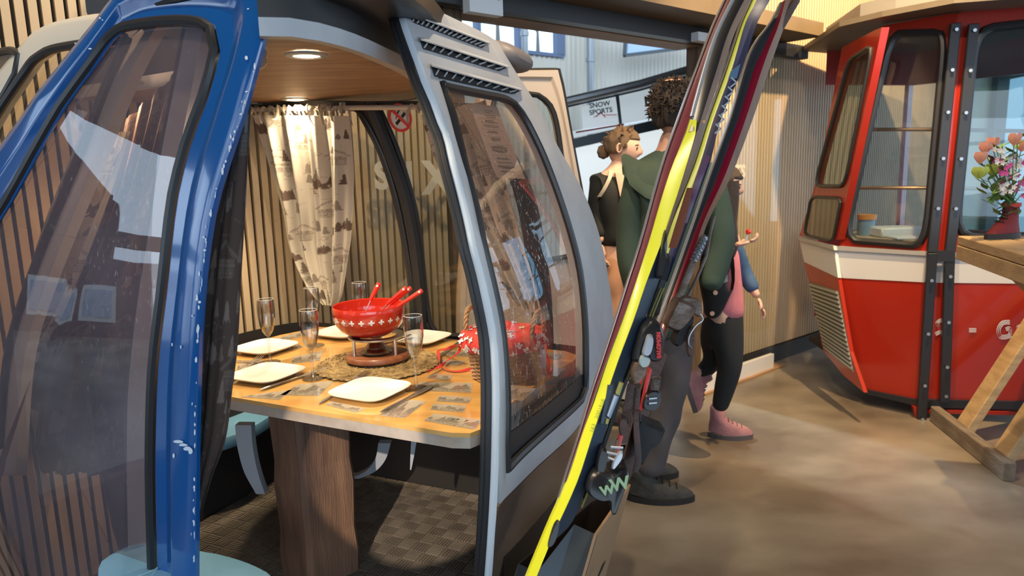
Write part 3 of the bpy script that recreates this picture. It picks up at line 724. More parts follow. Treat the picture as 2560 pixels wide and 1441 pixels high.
ms, P2 = shell(); obj('lower_shell', ms, m_dkframe, cab)
fp = [np.array([cpn[0]+(p[0]-cpn[0])*.9, cpn[1]+(p[1]-cpn[1])*.9, ZF-.05]) for p in P2]
front = [SB.P(-.5, ZF)+np.array([0, 0, -.0]), SB.P(0, ZF), SR.P(.02, ZF, -.05)]
fpoly = fp+[np.array([f[0], f[1], ZF-.05]) for f in front]
obj('floor_pan', MB().prism(fpoly, (0, 0, .05)), m_dkframe, cab, smooth=False)
# chequered rubber mat
m_mat = mat('ribbed_rubber_mat', (.24, .20, .16), .55, col2=(.17, .14, .11), nscale=12)
mm = MB()
cs = .052
inside = [p[:2] for p in fpoly]
def inpoly(x, y):
    c = False; n = len(inside)
    for i in range(n):
        x1, y1 = inside[i]; x2, y2 = inside[(i+1) % n]
        if (y1 > y) != (y2 > y) and x < (x2-x1)*(y-y1)/(y2-y1)+x1: c = not c
    return c
RL = np.array([LX, LY, np.array([0, 0, 1.])]).T
mm.prism([np.array([p[0], p[1], ZF]) for p in [cpn+(q-cpn)*.985 for q in inside]], (0, 0, .004))
for i in range(-14, 15):
    for j in range(-14, 15):
        c = np.array([cpn[0], cpn[1], 0])+LX*i*cs+LY*j*cs
        if not inpoly(c[0]+LX[0]*.0, c[1]) : continue
        for k in range(5):
            o = (k-2)*cs*.185
            if (i+j) % 2: mm.box(c+LX*o+np.array([0, 0, ZF+.0055]), (.0062, cs*.88, .004), RL)
            else: mm.box(c+LY*o+np.array([0, 0, ZF+.0055]), (cs*.88, .0062, .004), RL)
mo = obj('floor_mat', mm, m_mat, cab, smooth=False)
# benches
m_seat = mat('blue_vinyl', (.16, .36, .55), .55, col2=(.13, .31, .49), nscale=9, bump=.05, bscale=30)
m_brk = mat('bracket_grey', (.42, .44, .48), .5)
zs = .60
def bench(pts, lab=None):
    P3 = cat(pts, 40, closed=True); c = np.mean(P3, axis=0); mb = MB(); rows = []
    for (k, z) in ((.93, -.055), (.99, -.045), (1.0, -.02), (.985, -.004), (.93, 0)): rows.append([np.array([c[0]+(p[0]-c[0])*k, c[1]+(p[1]-c[1])*k, zs+z]) for p in P3])
    mb.grid(rows, closed=True); mb.f += [tuple(range(40))[::-1], tuple(160+i for i in range(40))]
    return obj('bench_seat', mb, m_seat, cab, label=lab)
def og(x, y): return onz(x, y, zs)
bench([og(700, 1022), og(640, 1062), og(560, 1095), og(440, 1110), og(330, 1050), og(470, 960), og(640, 965), og(740, 990)])
bench([og(490, 1372), og(560, 1385), og(640, 1412), og(690, 1450), og(690, 1540), og(480, 1600), og(280, 1500), og(250, 1400), og(380, 1350)])
def bracket(pts, ws_, Y):
    P4 = cat(pts, 14); rows = [[ony(p[0]-w_/2, p[1], Y), ony(p[0]+w_/2, p[1], Y)] for p, w_ in zip(P4, np.interp(np.linspace(0, 1, 14), np.linspace(0, 1, len(ws_)), ws_))]
    return obj('seat_bracket', MB().sheet(rows, .03), m_brk, cab)
bracket([(617, 1055), (622, 1110), (636, 1170), (660, 1225)], [40, 38, 34, 22], 2.02)
bracket([(965, 1100), (955, 1140), (930, 1170), (890, 1188)], [30, 26, 24, 26], 2.2)
bracket([(1039, 1085), (1034, 1130), (1030, 1165)], [14, 10, 3], 1.95)
# ------------------------------------------------------------------ table and what stands on it
m_pine = mat('resin_pine', (.72, .42, .13), .12, coat=.7, col2=(.58, .31, .09), nscale=2.5, stretch=(1.2, 10, 1), nmin=.3, nmax=.7, detail=6)
m_edge = mat('resin_edge', (.50, .42, .36), .35, col2=(.38, .30, .24), nscale=14)
tpx = [(1130, 1083), (1175, 1084), (1203, 1073), (1300, 990), (1436, 900), (1442, 888), (1412, 878), (1200, 857), (900, 824), (850, 819), (800, 818), (700, 838), (600, 866), (520, 898), (470, 935), (480, 965), (530, 985), (800, 1030)]
tl = [onz(x, y, ZT) for x, y in tpx]
tc_ = np.mean(tl, axis=0)
tab = root('dining_table', 'pine dining table with old photographs under clear resin, on one thick timber post', 'table', (-.46, 1.93, ZF))
tp = MB(); tp.prism([p-np.array([0, 0, .010]) for p in tl], (0, 0, .010)); obj('tabletop', tp, m_pine, tab, smooth=False)
te = MB(); te.grid([tl, [p-np.array([0, 0, .010]) for p in tl]], closed=True)
te = MB().prism([tc_+(p-tc_)*.997-np.array([0, 0, .036]) for p in tl], (0, 0, .026)); obj('edge_board', te, m_edge, tab, smooth=False)
pc = ony(790, 1250, 1.93); pr = .112
m_post = mat('weathered_post', (.31, .165, .095), .7, col2=(.12, .065, .045), nscale=7, stretch=(1.8, 1.8, .3), bump=.35, bscale=50, bstretch=(5, 5, .25), nmin=.35, nmax=.62, detail=8)
rows = []
for k in range(9):
    z = ZF+.004+(ZT-.036-ZF-.004)*k/8; j = .004*math.sin(k*2.1)
    rows.append([(pc[0]+(pr+j)*math.cos(a), pc[1]+(pr+j)*math.sin(a), z) for a in [math.radians(q) for q in (-93, -83, -3, 7, 87, 97, 177, 187)]])
mbp = MB(); mbp.grid(rows, closed=True); mbp.f += [tuple(range(8))[::-1], tuple(64+i for i in range(8))]
po = obj('timber_post', mbp, m_post, tab, smooth=False)
# old photographs laid under the resin
rp = random.Random(11)
def photo(qd, kind):
    A = [onz(x, y, ZT+.0006) for x, y in qd]; nx, ny = 40, 26; mb = MB(); rows = []; att = []
    h1 = [.55+.22*math.sin(i*.31+kind)+.10*math.sin(i*.9+kind*2)+.05*rp.uniform(-1, 1) for i in range(nx)]
    h2 = [.28+.10*math.sin(i*.2+kind*3) for i in range(nx)]
    for j in range(ny):
        v = j/(ny-1); r = []
        for i in range(nx):
            u = i/(nx-1); r.append((A[3]*(1-u)+A[2]*u)*(1-v)+(A[0]*(1-u)+A[1]*u)*v)
            if i < 1 or j < 1 or i > nx-2 or j > ny-2: c = .12
            elif v > h1[i]: c = .18+.2*(1-v)
            elif v > h2[i]: c = .45+.45*abs(math.sin(i*1.7+j*.9+kind))*rp.uniform(.5, 1)
            else: c = .25+.5*rp.random()
            if kind == 3 and .52 < v < .8 and any(abs(u-q-(v-.6)*.03) < .022 for q in (.28, .48, .54, .72)): c = 1
            att.append(c)
        rows.append(r)
    mb.grid(rows); return mb, att
m_photo = mat_attr('old_photo', .12, light=(.55, .48, .38), dark=(.045, .035, .03), coat=.7)
quads = [[(1100, 989), (1180, 994), (1172, 1009), (1090, 1003)], [(1084, 1010), (1166, 1014), (1160, 1031), (1075, 1025)], [(1086, 1034), (1206, 1050), (1188, 1075), (1058, 1052)],
         [(1052, 955), (1182, 958), (1178, 982), (1030, 976)], [(1082, 935), (1132, 938), (1124, 951), (1066, 947)], [(745, 962), (836, 952), (796, 990), (700, 988)],
         [(640, 986), (730, 975), (700, 1000), (600, 993)], [(1000, 998), (1066, 1004), (1012, 1046), (950, 1040)], [(680, 848), (760, 828), (770, 838), (700, 856)],
         [(735, 892), (806, 878), (800, 902), (726, 910)], [(1366, 880), (1412, 885), (1398, 900), (1350, 893)], [(1345, 915), (1412, 922), (1392, 942), (1328, 931)],
         [(1278, 962), (1340, 972), (1305, 1003), (1240, 992)], [(832, 1003), (915, 1022), (890, 1032), (812, 1012)], [(1128, 876), (1185, 880), (1175, 893), (1112, 888)],
         [(1090, 898), (1165, 903), (1150, 915), (1085, 912)], [(690, 868), (740, 858), (760, 868), (700, 880)], [(600, 905), (660, 900), (650, 922), (590, 925)]]
pm, pa = MB(), []
for i, q in enumerate(quads):
    mb, at = photo(q, 3 if i == 2 else i*1.3+.2); obj('photograph', mb, m_photo, tab, smooth=False, att=at)

def at(x, y, z=ZT): return onz(x, y, z+.0012)
m_china = mat('white_china', (.80, .77, .72), .18, coat=.3)
m_cut = mat('stainless', (.78, .75, .70), .27, 1.)
# plates
def plate_mesh():
    mb = MB(); n = 48; rows = []
    for (r, z, e) in ((.0, .003, 0), (.045, .003, 3), (.062, .0035, 4), (.078, .008, 5), (.098, .0155, 6), (.101, .017, 6), (.100, .0145, 6), (.078, .004, 5), (.06, 0., 4), (0, 0, 0)):
        row = []; r = r*.86
        for k in range(n):
            a = 2*PI*k/n; c, s = math.cos(a), math.sin(a); q = (abs(c)**4.6+abs(s)**4.6)**(-1/4.6) if e else 0; bow = 1.0
            row.append((r*q*c*bow, r*q*s*bow, z))
        rows.append(row)
    mb.grid(rows, closed=True); return mb
pl0 = None
for (x, y, ang, lab) in ((926, 986, -27, 'square white plate at the front of the table between two flutes, nearest the camera'), (668, 944, -26, 'square white plate at the front left corner of the table, nearest the dark curtain hem'),
                    (663, 877, -27, 'square white plate at the left, under the leftmost champagne flute'), (858, 838, -28, 'square white plate behind and left of the red fondue pot'), (1052, 853, -29, 'square white plate right of the fondue pot, beside the basket')):
    p = at(x, y)
    if pl0 is None:
        pl0 = obj('dinner_plate', plate_mesh(), m_china); o = pl0
    else: o = pl0.copy(); COL.objects.link(o)
    o.location = p; o.rotation_euler = (0, 0, math.radians(ang)); o['label'] = lab; o['category'] = 'plate'; o['group'] = 'square plates on the table'
# champagne flutes
m_flute = bpy.data.materials.new('flute_glass'); m_flute.use_nodes = True
_t = m_flute.node_tree; [_t.nodes.remove(n) for n in list(_t.nodes)]
_o = _t.nodes.new('ShaderNodeOutputMaterial'); _tr = _t.nodes.new('ShaderNodeBsdfTransparent'); _gl = _t.nodes.new('ShaderNodeBsdfGlossy'); _gl.inputs[1].default_value = .03
_lw = _t.nodes.new('ShaderNodeLayerWeight'); _lw.inputs[0].default_value = .5; _mr = _t.nodes.new('ShaderNodeMapRange'); _mr.inputs[1].default_value = .0; _mr.inputs[2].default_value = 1.; _mr.inputs[3].default_value = .10; _mr.inputs[4].default_value = .95
_pw = _t.nodes.new('ShaderNodeMath'); _pw.operation = 'POWER'; _pw.inputs[1].default_value = 1.9
_ms = _t.nodes.new('ShaderNodeMixShader'); _t.links.new(_lw.outputs['Facing'], _pw.inputs[0]); _t.links.new(_pw.outputs[0], _mr.inputs[0]); _t.links.new(_mr.outputs[0], _ms.inputs[0])
_cr = _t.nodes.new('ShaderNodeMix'); _cr.data_type = 'RGBA'; _cr.inputs[6].default_value = (.97, .97, .96, 1); _cr.inputs[7].default_value = (.38, .36, .33, 1); _t.links.new(_pw.outputs[0], _cr.inputs[0]); _t.links.new(_cr.outputs[2], _tr.inputs[0])
_t.links.new(_tr.outputs[0], _ms.inputs[1]); _t.links.new(_gl.outputs[0], _ms.inputs[2]); _t.links.new(_ms.outputs[0], _o.inputs[0])
def flute(x, y, lab, first=[None]):
    if first[0] is None:
        r = root('champagne_flute', lab, 'glass', (0, 0, 0), 0, 'champagne flutes on the table')
        prof = [(.0045, .083), (.010, .089), (.0165, .100), (.0215, .118), (.0250, .140), (.0260, .160), (.0255, .180), (.0240, .196), (.0232, .196), (.0246, .180), (.0250, .160), (.024, .140), (.0205, .119), (.0155, .102), (.008, .093), (0.0, .090)]
        obj('bowl', MB().lathe(prof, 36), m_flute, r)
        obj('rim', MB().lathe([(.0232, .1955), (.0241, .1955), (.0241, .1968), (.0232, .1968), (.0232, .1955)], 36), mat('rim_highlight', (.75, .73, .68), .15, coat=.5), r)  # bright rim glint put into an opaque pale colour
        obj('stem', MB().lathe([(0, .088), (.0055, .086), (.0036, .075), (.0032, .05), (.0034, .02), (.006, .008), (0, .006)], 16), m_flute, r)
        obj('foot', MB().lathe([(0, .008), (.006, .0075), (.02, .004), (.0300, .002), (.0300, 0.0), (0, .0)], 32), m_flute, r)
        first[0] = r; r.location = at(x, y); r.rotation_euler = (0, 0, 0); return r
    return dup(first[0], at(x, y), rp.uniform(0, 3), lab)
flute(676, 907, 'leftmost champagne flute, standing behind the left-hand plate')
flute(783, 948, 'champagne flute in front of the fondue pot at its left, beside the woven mat')
flute(788, 865, 'champagne flute behind the left of the fondue pot, in front of the curtain tip')
flute(906, 847, 'champagne flute hidden behind the fondue pot, only its rim showing')
flute(1041, 972, 'champagne flute at the right of the front plate, overlapping the woven mat')
# cutlery
def cutlery(a, b, kind, lab, grp, z=.0015):
    A, B = at(*a)+np.array([0, 0, z]), at(*b)+np.array([0, 0, z]); d = nrm(B-A); L = np.linalg.norm(B-A); s = np.cross(np.array([0, 0, 1.]), d); up = np.array([0, 0, 1.])
    r = root(kind, lab, 'cutlery', tuple(A), 0, grp); H = MB()
    if kind == 'table_knife':
        H.tube([A+d*L*t+up*.003 for t in np.linspace(0, .52, 8)], [.002, .0055, .0058, .0054, .005, .0045, .004, .0042], 8, flat=.5); obj('handle', H, m_cut, r)
        Bm = MB(); P = []
        for t, w0, w1 in ((.52, -.004, .004), (.6, -.007, .006), (.75, -.009, .0065), (.9, -.0095, .0065), (.97, -.006, .006), (1, .001, .004)): P.append((A+d*L*t+s*w0, A+d*L*t+s*w1))
        Bm.sheet([[p[0]+up*.0025, p[1]+up*.0025] for p in P], .0012); obj('blade', Bm, m_cut, r)
    else:
        H.tube([A+d*L*t+up*(.002+.006*max(0, t-.5)) for t in np.linspace(0, .72, 8)], [.002, .0052, .005, .0042, .0034, .0028, .0026, .005], 8, flat=.45); obj('handle', H, m_cut, r)
        T = MB(); T.sheet([[A+d*L*t+s*w0+up*.006, A+d*L*t+s*w1+up*.006] for t, w0, w1 in ((.70, -.005, .005), (.76, -.0105, .0105), (.80, -.0115, .0115))], .0015)
        for q in (-.0098, -.0033, .0033, .0098): T.tube([A+d*L*.79+s*q+up*.0055, A+d*L*.9+s*q+up*.0075, A+d*L+s*q+up*.0095], [.0016, .0014, .0007], 6)
        obj('tines', T, m_cut, r)
    return r
cutlery((950, 1036), (1082, 967), 'table_knife', 'steel knife right of the front plate', 'knives on the table')
cutlery((797, 1013), (922, 936), 'table_fork', 'steel fork tucked under the left edge of the front plate', 'forks on the table')
cutlery((650, 979), (822, 922), 'table_knife', 'steel knife between the left-hand plates and the woven mat', 'knives on the table')
cutlery((578, 952), (655, 896), 'table_fork', 'steel fork behind the left front plate, its tines showing', 'forks on the table')
cutlery((560, 905), (640, 908), 'table_knife', 'steel knife at the far left beside the dark curtain hem', 'knives on the table')
cutlery((930, 872), (1036, 848), 'table_knife', 'dark steel knife behind the burner, left of the back right plate', 'knives on the table')
cutlery((1092, 898), (1150, 858), 'table_knife', 'steel knife between the back right plate and the basket', 'knives on the table')
# woven mat
mc = at(946, 911); R0 = .182
m_sea = mat('seagrass', (.40, .28, .12), .85, col2=(.16, .10, .04), nscale=60, bump=.25, bscale=160)
gm = MB(); rows = []; NR, NA = 84, 360
for i in range(NR):
    r = .004+(R0-.004)*i/(NR-1); q = r/.0165; fr = q-math.floor(q); row = []
    for k in range(NA):
        a = 2*PI*k/NA; ring = abs(math.sin(PI*q)); tw = math.sin(round(2*PI*r/.017)*a+(4.0 if int(q) % 2 else -4.0)*fr)
        z = .003+.0045*ring*(.62+.38*tw) + .0008*math.sin(37*a+i*1.9)
        rj = r + (.003*math.sin(50*a)+.002*math.sin(23*a) if i == NR-1 else 0)
        row.append((mc[0]+rj*math.cos(a), mc[1]+rj*math.sin(a), mc[2]+max(z, .0005)))
    rows.append(row)
gm.grid(rows, closed=True); gm.add([(mc[0]+R0*math.cos(2*PI*k/60), mc[1]+R0*math.sin(2*PI*k/60), mc[2]) for k in range(60)], [tuple(range(60))])
single('placemat', gm, m_sea, 'round braided seagrass mat under the fondue burner', 'mat')
# fondue burner
bz = mc[2]+.0095; bc = at(945, 905); bc[2] = bz
m_walnut = mat('reddish_wood', (.36, .13, .055), .35, col2=(.24, .08, .035), nscale=8, stretch=(2, 9, 1), coat=.2)
bn = root('fondue_burner', 'fondue burner stand with round reddish wood base and steel ring on the woven mat', 'burner', tuple(bc))
obj('wooden_base', MB().lathe([(0, 0), (.086, 0), (.093, .004), (.094, .012), (.091, .0185), (.088, .02), (0, .02)], 48, bc, fn=lambda a, i, z: 1+.02*math.cos(3*a+.5)), m_walnut, bn)
for a in (215, 325, 90): 
    q = bc+np.array([.074*math.cos(math.radians(a)), .066*math.sin(math.radians(a)), .02]); obj('support_post', MB().cyl(q, q+np.array([0, 0, .05]), .0048, 14), m_cut, bn)
obj('pot_ring', MB().lathe([(.058, .070), (.083, .0695), (.0845, .072), (.083, .075), (.060, .075), (.058, .070)], 48, bc), m_cut, bn)
obj('burner_cup', MB().lathe([(0, .02), (.044, .02), (.047, .024), (.044, .029), (.034, .034), (.030, .037), (.031, .040), (.020, .053), (.016, .058), (.014, .06), (.014, .066), (0, .066)], 40, bc+np.array([-.002, -.004, 0])), mat('burnished_steel', (.30, .26, .23), .25, 1.), bn)
obj('damper_lever', MB().tube([bc+np.array([.02, -.02, .05]), bc+np.array([.05, .01, .05]), bc+np.array([.098, .035, .064])], [.003, .003, .0055], 8, flat=.4), m_cut, bn)
# pot
m_pot = mat('red_glaze', (.52, .030, .014), .14, coat=.6)
m_cross = mat('white_print', (.82, .80, .78), .3)
pc2 = np.array([bc[0]-.018, bc[1]-.0, bz+.0752])
pot = root('fondue_pot', 'red glazed fondue pot with a row of white crosses on the steel burner ring', 'pot', tuple(pc2))
pf_ = [(0, 0), (.050, .0), (.062, .004), (.084, .018), (.098, .036), (.1045, .056), (.1065, .076), (.1062, .090), (.1045, .0925), (.1015, .090), (.1012, .072), (.096, .045), (.080, .024), (.055, .010), (0, .008)]
obj('pot_body', MB().lathe(pf_, 72, pc2), m_pot, pot)
def potR(z):
    P = pf_[1:8]
    for (r0, z0), (r1, z1) in zip(P, P[1:]):
        if z0 <= z <= z1: return r0+(r1-r0)*(z-z0)/(z1-z0)
    return .106
for k in range(23):
    a0 = 2*PI*k/23+.05; cx = MB(); s = .0082
    for (u0, u1, v0, v1) in ((-s/3, s/3, -s, s), (-s, -s/3, -s/3, s/3), (s/3, s, -s/3, s/3)):
        vs = []
        for j in range(3):
            for i in range(3):
                u = u0+(u1-u0)*i/2; v = v0+(v1-v0)*j/2; z = .056+v; r = potR(z)+.0006; a = a0+u/.105
                vs.append(pc2+np.array([r*math.cos(a), r*math.sin(a), z]))
        cx.add(vs, [(0, 1, 4, 3), (1, 2, 5, 4), (3, 4, 7, 6), (4, 5, 8, 7)])
    obj('cross_motif', cx, m_cross, pot, smooth=False)
m_handle = mat('red_handle', (.78, .035, .02), .3, coat=.3)
def ffork(pa, pb, pe, dy, lab):
    Y = pc2[1]+dy; A, B = ony(*pa, Y), ony(*pb, Y+.01); E = ony(*pe, Y-.01); E[2] = max(E[2], pc2[2]+.012)
    r = root('fondue_fork', lab, 'fork', tuple(E), 0, 'fondue forks standing in the pot')
    obj('shaft', MB().tube([E, A], .0016, 8), m_cut, r)
    h = MB().tube([A, A*.9+B*.1, B*.96+A*.04, B], [.0045, .0062, .0075, .006], 6); ho = obj('handle', h, m_handle, r, smooth=False)
    d = nrm(B-A); s = nrm(np.cross(d, [0, -1, .3])); n = nrm(np.cross(s, d)); n = -n if n[1] > 0 else n
    c = B-d*.010+n*.0070; m = MB(); m.bar(c-d*.004, c+d*.004, .0026, .0012, n); m.bar(c-s*.004, c+s*.004, .0026, .0012, n); obj('cross_motif', m, m_cross, ho, smooth=False)
ffork((926, 752), (948, 708), (905, 800), -.015, 'red-handled fondue fork standing upright at the left in the pot')
ffork((966, 762), (1016, 719), (925, 805), .00, 'red-handled fondue fork leaning right, left one of the middle pair')
ffork((975, 762), (1028, 719), (935, 805), .02, 'red-handled fondue fork leaning right, right one of the middle pair')
ffork((992, 768), (1056, 726), (945, 805), -.02, 'red-handled fondue fork leaning furthest right out of the pot')
# basket
kb = at(1260, 938); m_wick = mat('wicker', (.46, .28, .14), .6, col2=(.30, .16, .07), nscale=30, bump=.3, bscale=120)
bk = root('wicker_basket', 'round wicker basket lined with red cloth with white crosses, at the right of the table', 'basket', tuple(kb))
rows = []; NV, NA = 46, 180
for i in range(NV):
    z = .118*i/(NV-1); r = .085+.017*(i/(NV-1)); row = []
    for k in range(NA):
        a = 2*PI*k/NA; rr = r+.0022*math.sin(15*a+(PI if (i//2) % 2 else 0))+.0016*abs(math.sin(PI*i/2)) + (.0022 if i % 2 else 0); row.append((kb[0]+rr*math.cos(a), kb[1]+rr*math.sin(a), kb[2]+z))
    rows.append(row)
wv = MB(); wv.grid(rows, closed=True); wv.lathe([(0, .002), (.084, .0)], 40, kb); obj('basket_body', wv, m_wick, bk)
m_redcloth = mat('red_cloth', (.68, .05, .04), .85, bump=.25, bscale=90)
rows = []; lin = [(.094, .078), (.106, .082), (.115, .092), (.118, .106), (.114, .119), (.108, .126), (.102, .130), (.085, .131), (.04, .1315), (0, .132)]
def linp(i, a):
    r, z = lin[i]; wv_ = .0035*math.sin(9*a+i)+.0025*math.sin(17*a+2*i); return (kb[0]+(r+(wv_ if r > .05 else 0))*math.cos(a), kb[1]+(r+(wv_ if r > .05 else 0))*math.sin(a), kb[2]+z+(.003*math.sin(5*a+i) if 0 < r < .11 else 0))
lc = MB(); lc.grid([[linp(i, 2*PI*k/90) for k in range(90)] for i in range(len(lin))], closed=True); ln = obj('cloth_liner', lc, m_redcloth, bk)
cr = MB(); rr_ = random.Random(5)
for k in range(52):
    a = rr_.uniform(PI, 2*PI) if k < 34 else rr_.uniform(0, 2*PI); lev = rr_.choice([1.6, 2.4, 3.2, 4.2]) if k < 34 else rr_.choice([6.6, 7.2, 7.7])
    i = int(lev); f = lev-i; P = lambda aa, l: np.array(linp(int(l), aa))*(1-(l-int(l)))+np.array(linp(min(int(l)+1, 9), aa))*(l-int(l))
    c = P(a, lev); ta = nrm(P(a+.03, lev)-c); tb = nrm(P(a, min(lev+.4, 8.9))-c); nn = nrm(np.cross(ta, tb)); 
    if np.dot(nn, c-(kb+np.array([0, 0, .08]))) < 0: nn = -nn
    c = c+nn*.0022
    rot = rr_.uniform(-.3, .3); t1 = ta*math.cos(rot)+tb*math.sin(rot); t2 = -ta*math.sin(rot)+tb*math.cos(rot); cr.bar(c-t1*.0085, c+t1*.0085, .0052, .0012, nn); cr.bar(c-t2*.0085, c+t2*.0085, .0052, .0012, nn)
obj('cross_motif', cr, m_cross, ln, smooth=False, kind='stuff')
def rope(pts, r):
    P = cat(pts, 60); m = MB()
    for ph in (0, 2.1, 4.2):
        q = []
        for i, p in enumerate(P):
            d = nrm(P[min(i+1, 59)]-P[max(i-1, 0)]); x = nrm(np.cross(d, [.2, 1, .1])); y = np.cross(d, x); a = i*.55+ph; q.append(p+(x*math.cos(a)+y*math.sin(a))*r*.55)
        m.tube(q, r*.62, 6)
    return m
for sx in (-1, 1):
    b = kb+LX*sx*.100+np.array([0, 0, .10])
    if sx < 0: b = b+LX*.012
    obj('basket_handle', rope([b-LY*.035, b-LY*.040+np.array([0, 0, .045])+LX*sx*.004, b-LY*.018+np.array([0, 0, .082])+LX*sx*.008, b+LY*.018+np.array([0, 0, .082])+LX*sx*.008, b+LY*.040+np.array([0, 0, .045])+LX*sx*.004, b+LY*.035], .0065), m_wick, bk)
def ribbon(pts, nm='tie_ribbon'):
    P = cat([np.array(p) for p in pts], 26); rows = []
    for i, p in enumerate(P):
        d = nrm(P[min(i+1, 25)]-P[max(i-1, 0)]); s = nrm(np.cross(d, [0, .3, 1])); s = s*math.cos(i*.3)+np.cross(d, s)*math.sin(i*.3); rows.append([p-s*.0045, p+s*.0045])
    m = MB(); m.sheet(rows, .0012); return obj(nm, m, m_redcloth, bk)
T_ = lambda x, y, h: onz(x, y, ZT+h)
ribbon([T_(1150, 862, .07), T_(1147, 880, .04), T_(1125, 898, .012), T_(1103, 915, .012), T_(1068, 930, .014)])
ribbon([T_(1140, 862, .07), T_(1115, 874, .03), T_(1096, 876, .02), T_(1100, 900, .012), T_(1106, 918, .010), T_(1140, 929, .004), T_(1178, 922, .006)])
ribbon([T_(1360, 850, .06), T_(1366, 880, .03), T_(1372, 905, .01), T_(1376, 935, .002)])
# salt cellar glimpsed behind the basket
p = at(1353, 918); sh = root('salt_shaker', 'small clear glass shaker behind the right of the basket, seen through the tinted window', 'shaker', tuple(p))
obj('glass_body', MB().lathe([(0, 0), (.016, 0), (.017, .004), (.014, .05), (.012, .055), (0, .055)], 20, p), mat('clear_plain', (.75, .78, .85), .15, coat=.3), sh)
obj('cap', MB().lathe([(.0125, .055), (.0135, .057), (.013, .068), (0, .071)], 20, p), m_cut, sh)

# ------------------------------------------------------------------ curtains
def raster():
    W_, H_ = 360, 720; g = np.zeros((H_, W_)); yy, xx = np.mgrid[0:H_, 0:W_].astype(float); rn = random.Random(21)
    def line(x0, y0, x1, y1, w=1.2, v=.7):
        dx, dy = x1-x0, y1-y0; L = dx*dx+dy*dy+1e-9; t = np.clip(((xx-x0)*dx+(yy-y0)*dy)/L, 0, 1); d = np.hypot(xx-x0-t*dx, yy-y0-t*dy); np.maximum(g, np.where(d < w, v, 0), out=g)
    def rect(x0, y0, x1, y1, v):
        g[int(max(y0, 0)):int(max(y1, 0)), int(max(x0, 0)):int(max(x1, 0))] = v
    def tree(x, y, h, v=.85):
        for k in range(9):
            yy_ = y-h+h*k/9*1.0; w_ = 2+h*.26*(k+1)/9
            line(x, yy_, x-w_, yy_+h*.15, 1.3, v); line(x, yy_, x+w_, yy_+h*.15, 1.3, v); line(x, yy_+3, x-w_*.6, yy_+h*.13, 1.2, v); line(x, yy_+3, x+w_*.6, yy_+h*.13, 1.2, v)
        line(x, y-h, x, y+3, 1.2, v)
    def chalet(x, y, s):
        line(x-s, y, x, y-s*.55, 2.2, .5); line(x, y-s*.55, x+s, y, 2.2, .5); line(x-s*.9, y+2, x, y-s*.45, 1, .4); line(x, y-s*.45, x+s*.9, y+2, 1, .4)
        rect(x-s*.8, y+2, x+s*.8, y+s*.22, .36); rect(x-s*.8, y+s*.3, x+s*.8, y+s*.62, .22); rect(x-s*.85, y+s*.24, x+s*.85, y+s*.29, .6)
        for k in range(5):
            rect(x-s*.7+k*s*.3, y+s*.34, x-s*.7+k*s*.3+s*.16, y+s*.54, .65); rect(x-s*.7+k*s*.3+2, y+s*.38, x-s*.7+k*s*.3+s*.16-2, y+s*.5, .15)
        for k in range(4): rect(x-s*.5+k*s*.3, y+s*.06, x-s*.5+k*s*.3+s*.12, y+s*.18, .6)
        rect(x-s*.75, y+s*.62, x+s*.75, y+s*.68, .45)
    for (x, y, s) in ((60, 150, 52), (190, 95, 46), (300, 175, 50), (110, 345, 50), (250, 420, 56), (40, 520, 50), (180, 610, 52), (320, 590, 44)): chalet(x, y, s)
    for _ in range(46):
        x, y = rn.uniform(5, 355), rn.uniform(20, 715); tree(x, y, rn.uniform(16, 40), rn.uniform(.6, .95))
    for (x0, y0) in ((130, 260), (300, 300), (20, 420), (150, 500), (330, 520), (250, 680), (330, 60)):
        for _ in range(9): tree(x0+rn.uniform(-28, 28), y0+rn.uniform(-6, 10), rn.uniform(18, 32), .9)
    for _ in range(70):
        x, y = rn.uniform(0, 360), rn.uniform(0, 720); L = rn.uniform(20, 70); a = rn.uniform(-.35, .35); line(x, y, x+L*math.cos(a), y+L*math.sin(a), .8, .3)
    for _ in range(14):
        x, y = rn.uniform(20, 340), rn.uniform(30, 700)
        for k in range(10): line(x+12*math.cos(k*.63), y+6*math.sin(k*.63), x+12*math.cos(k*.63+.63), y+6*math.sin(k*.63+.63), 1, .5)
    return g
RAS = raster()
m_toile = mat_attr('toile_cloth', .85, light=(.66, .60, .50), dark=(.13, .08, .06), bump=.2, spec=.1, trans=.25)
m_toileshade = mat_attr('toile_shaded_back', .85, light=(.085, .058, .048), dark=(.21, .16, .13), bump=.2, spec=.1)  # unlit back of the same cloth, shade put into both print colours
def curtain(name, surf, L, R, amp, folds, label, NU=150, NV=240, m=m_toile, u0=0., us=1., vs=1., v0=0., hem=None, gather=0., wrap=False, ph=0.):
    Lp, Rp = cat(L, NV), cat(R, NV); rows = []; att = []; H_, W_ = RAS.shape
    hitL = [surf.hit(*p) for p in Lp]; hitR = [surf.hit(*p) for p in Rp]
    for j in range(NV):
        v = j/(NV-1); row = []
        for i in range(NU):
            u = i/(NU-1); a = hitL[j][0]*(1-u)+hitR[j][0]*u; z = hitL[j][1]*(1-u)+hitR[j][1]*u
            fr = math.sin(2*PI*folds*u+ph+1.1*math.sin(3*u)+v*1.3); d = amp*(fr*(1-.25*v)+.35*math.sin(2*PI*folds*2.3*u+2+v*2))*min(1, .35+v*2)
            row.append(surf.P(a, z, d))
            q = RAS[int((v*vs+v0)*H_*.999) % H_, int((u0+u*us)*W_*.999) % W_]
            if hem and (u > 1-hem): q = .12
            att.append(q)
        rows.append(row)
    mb = MB(); mb.sheet(rows, .0015); att = att+att
    att += [0]*(len(mb.v)-len(att))
    return mb, att
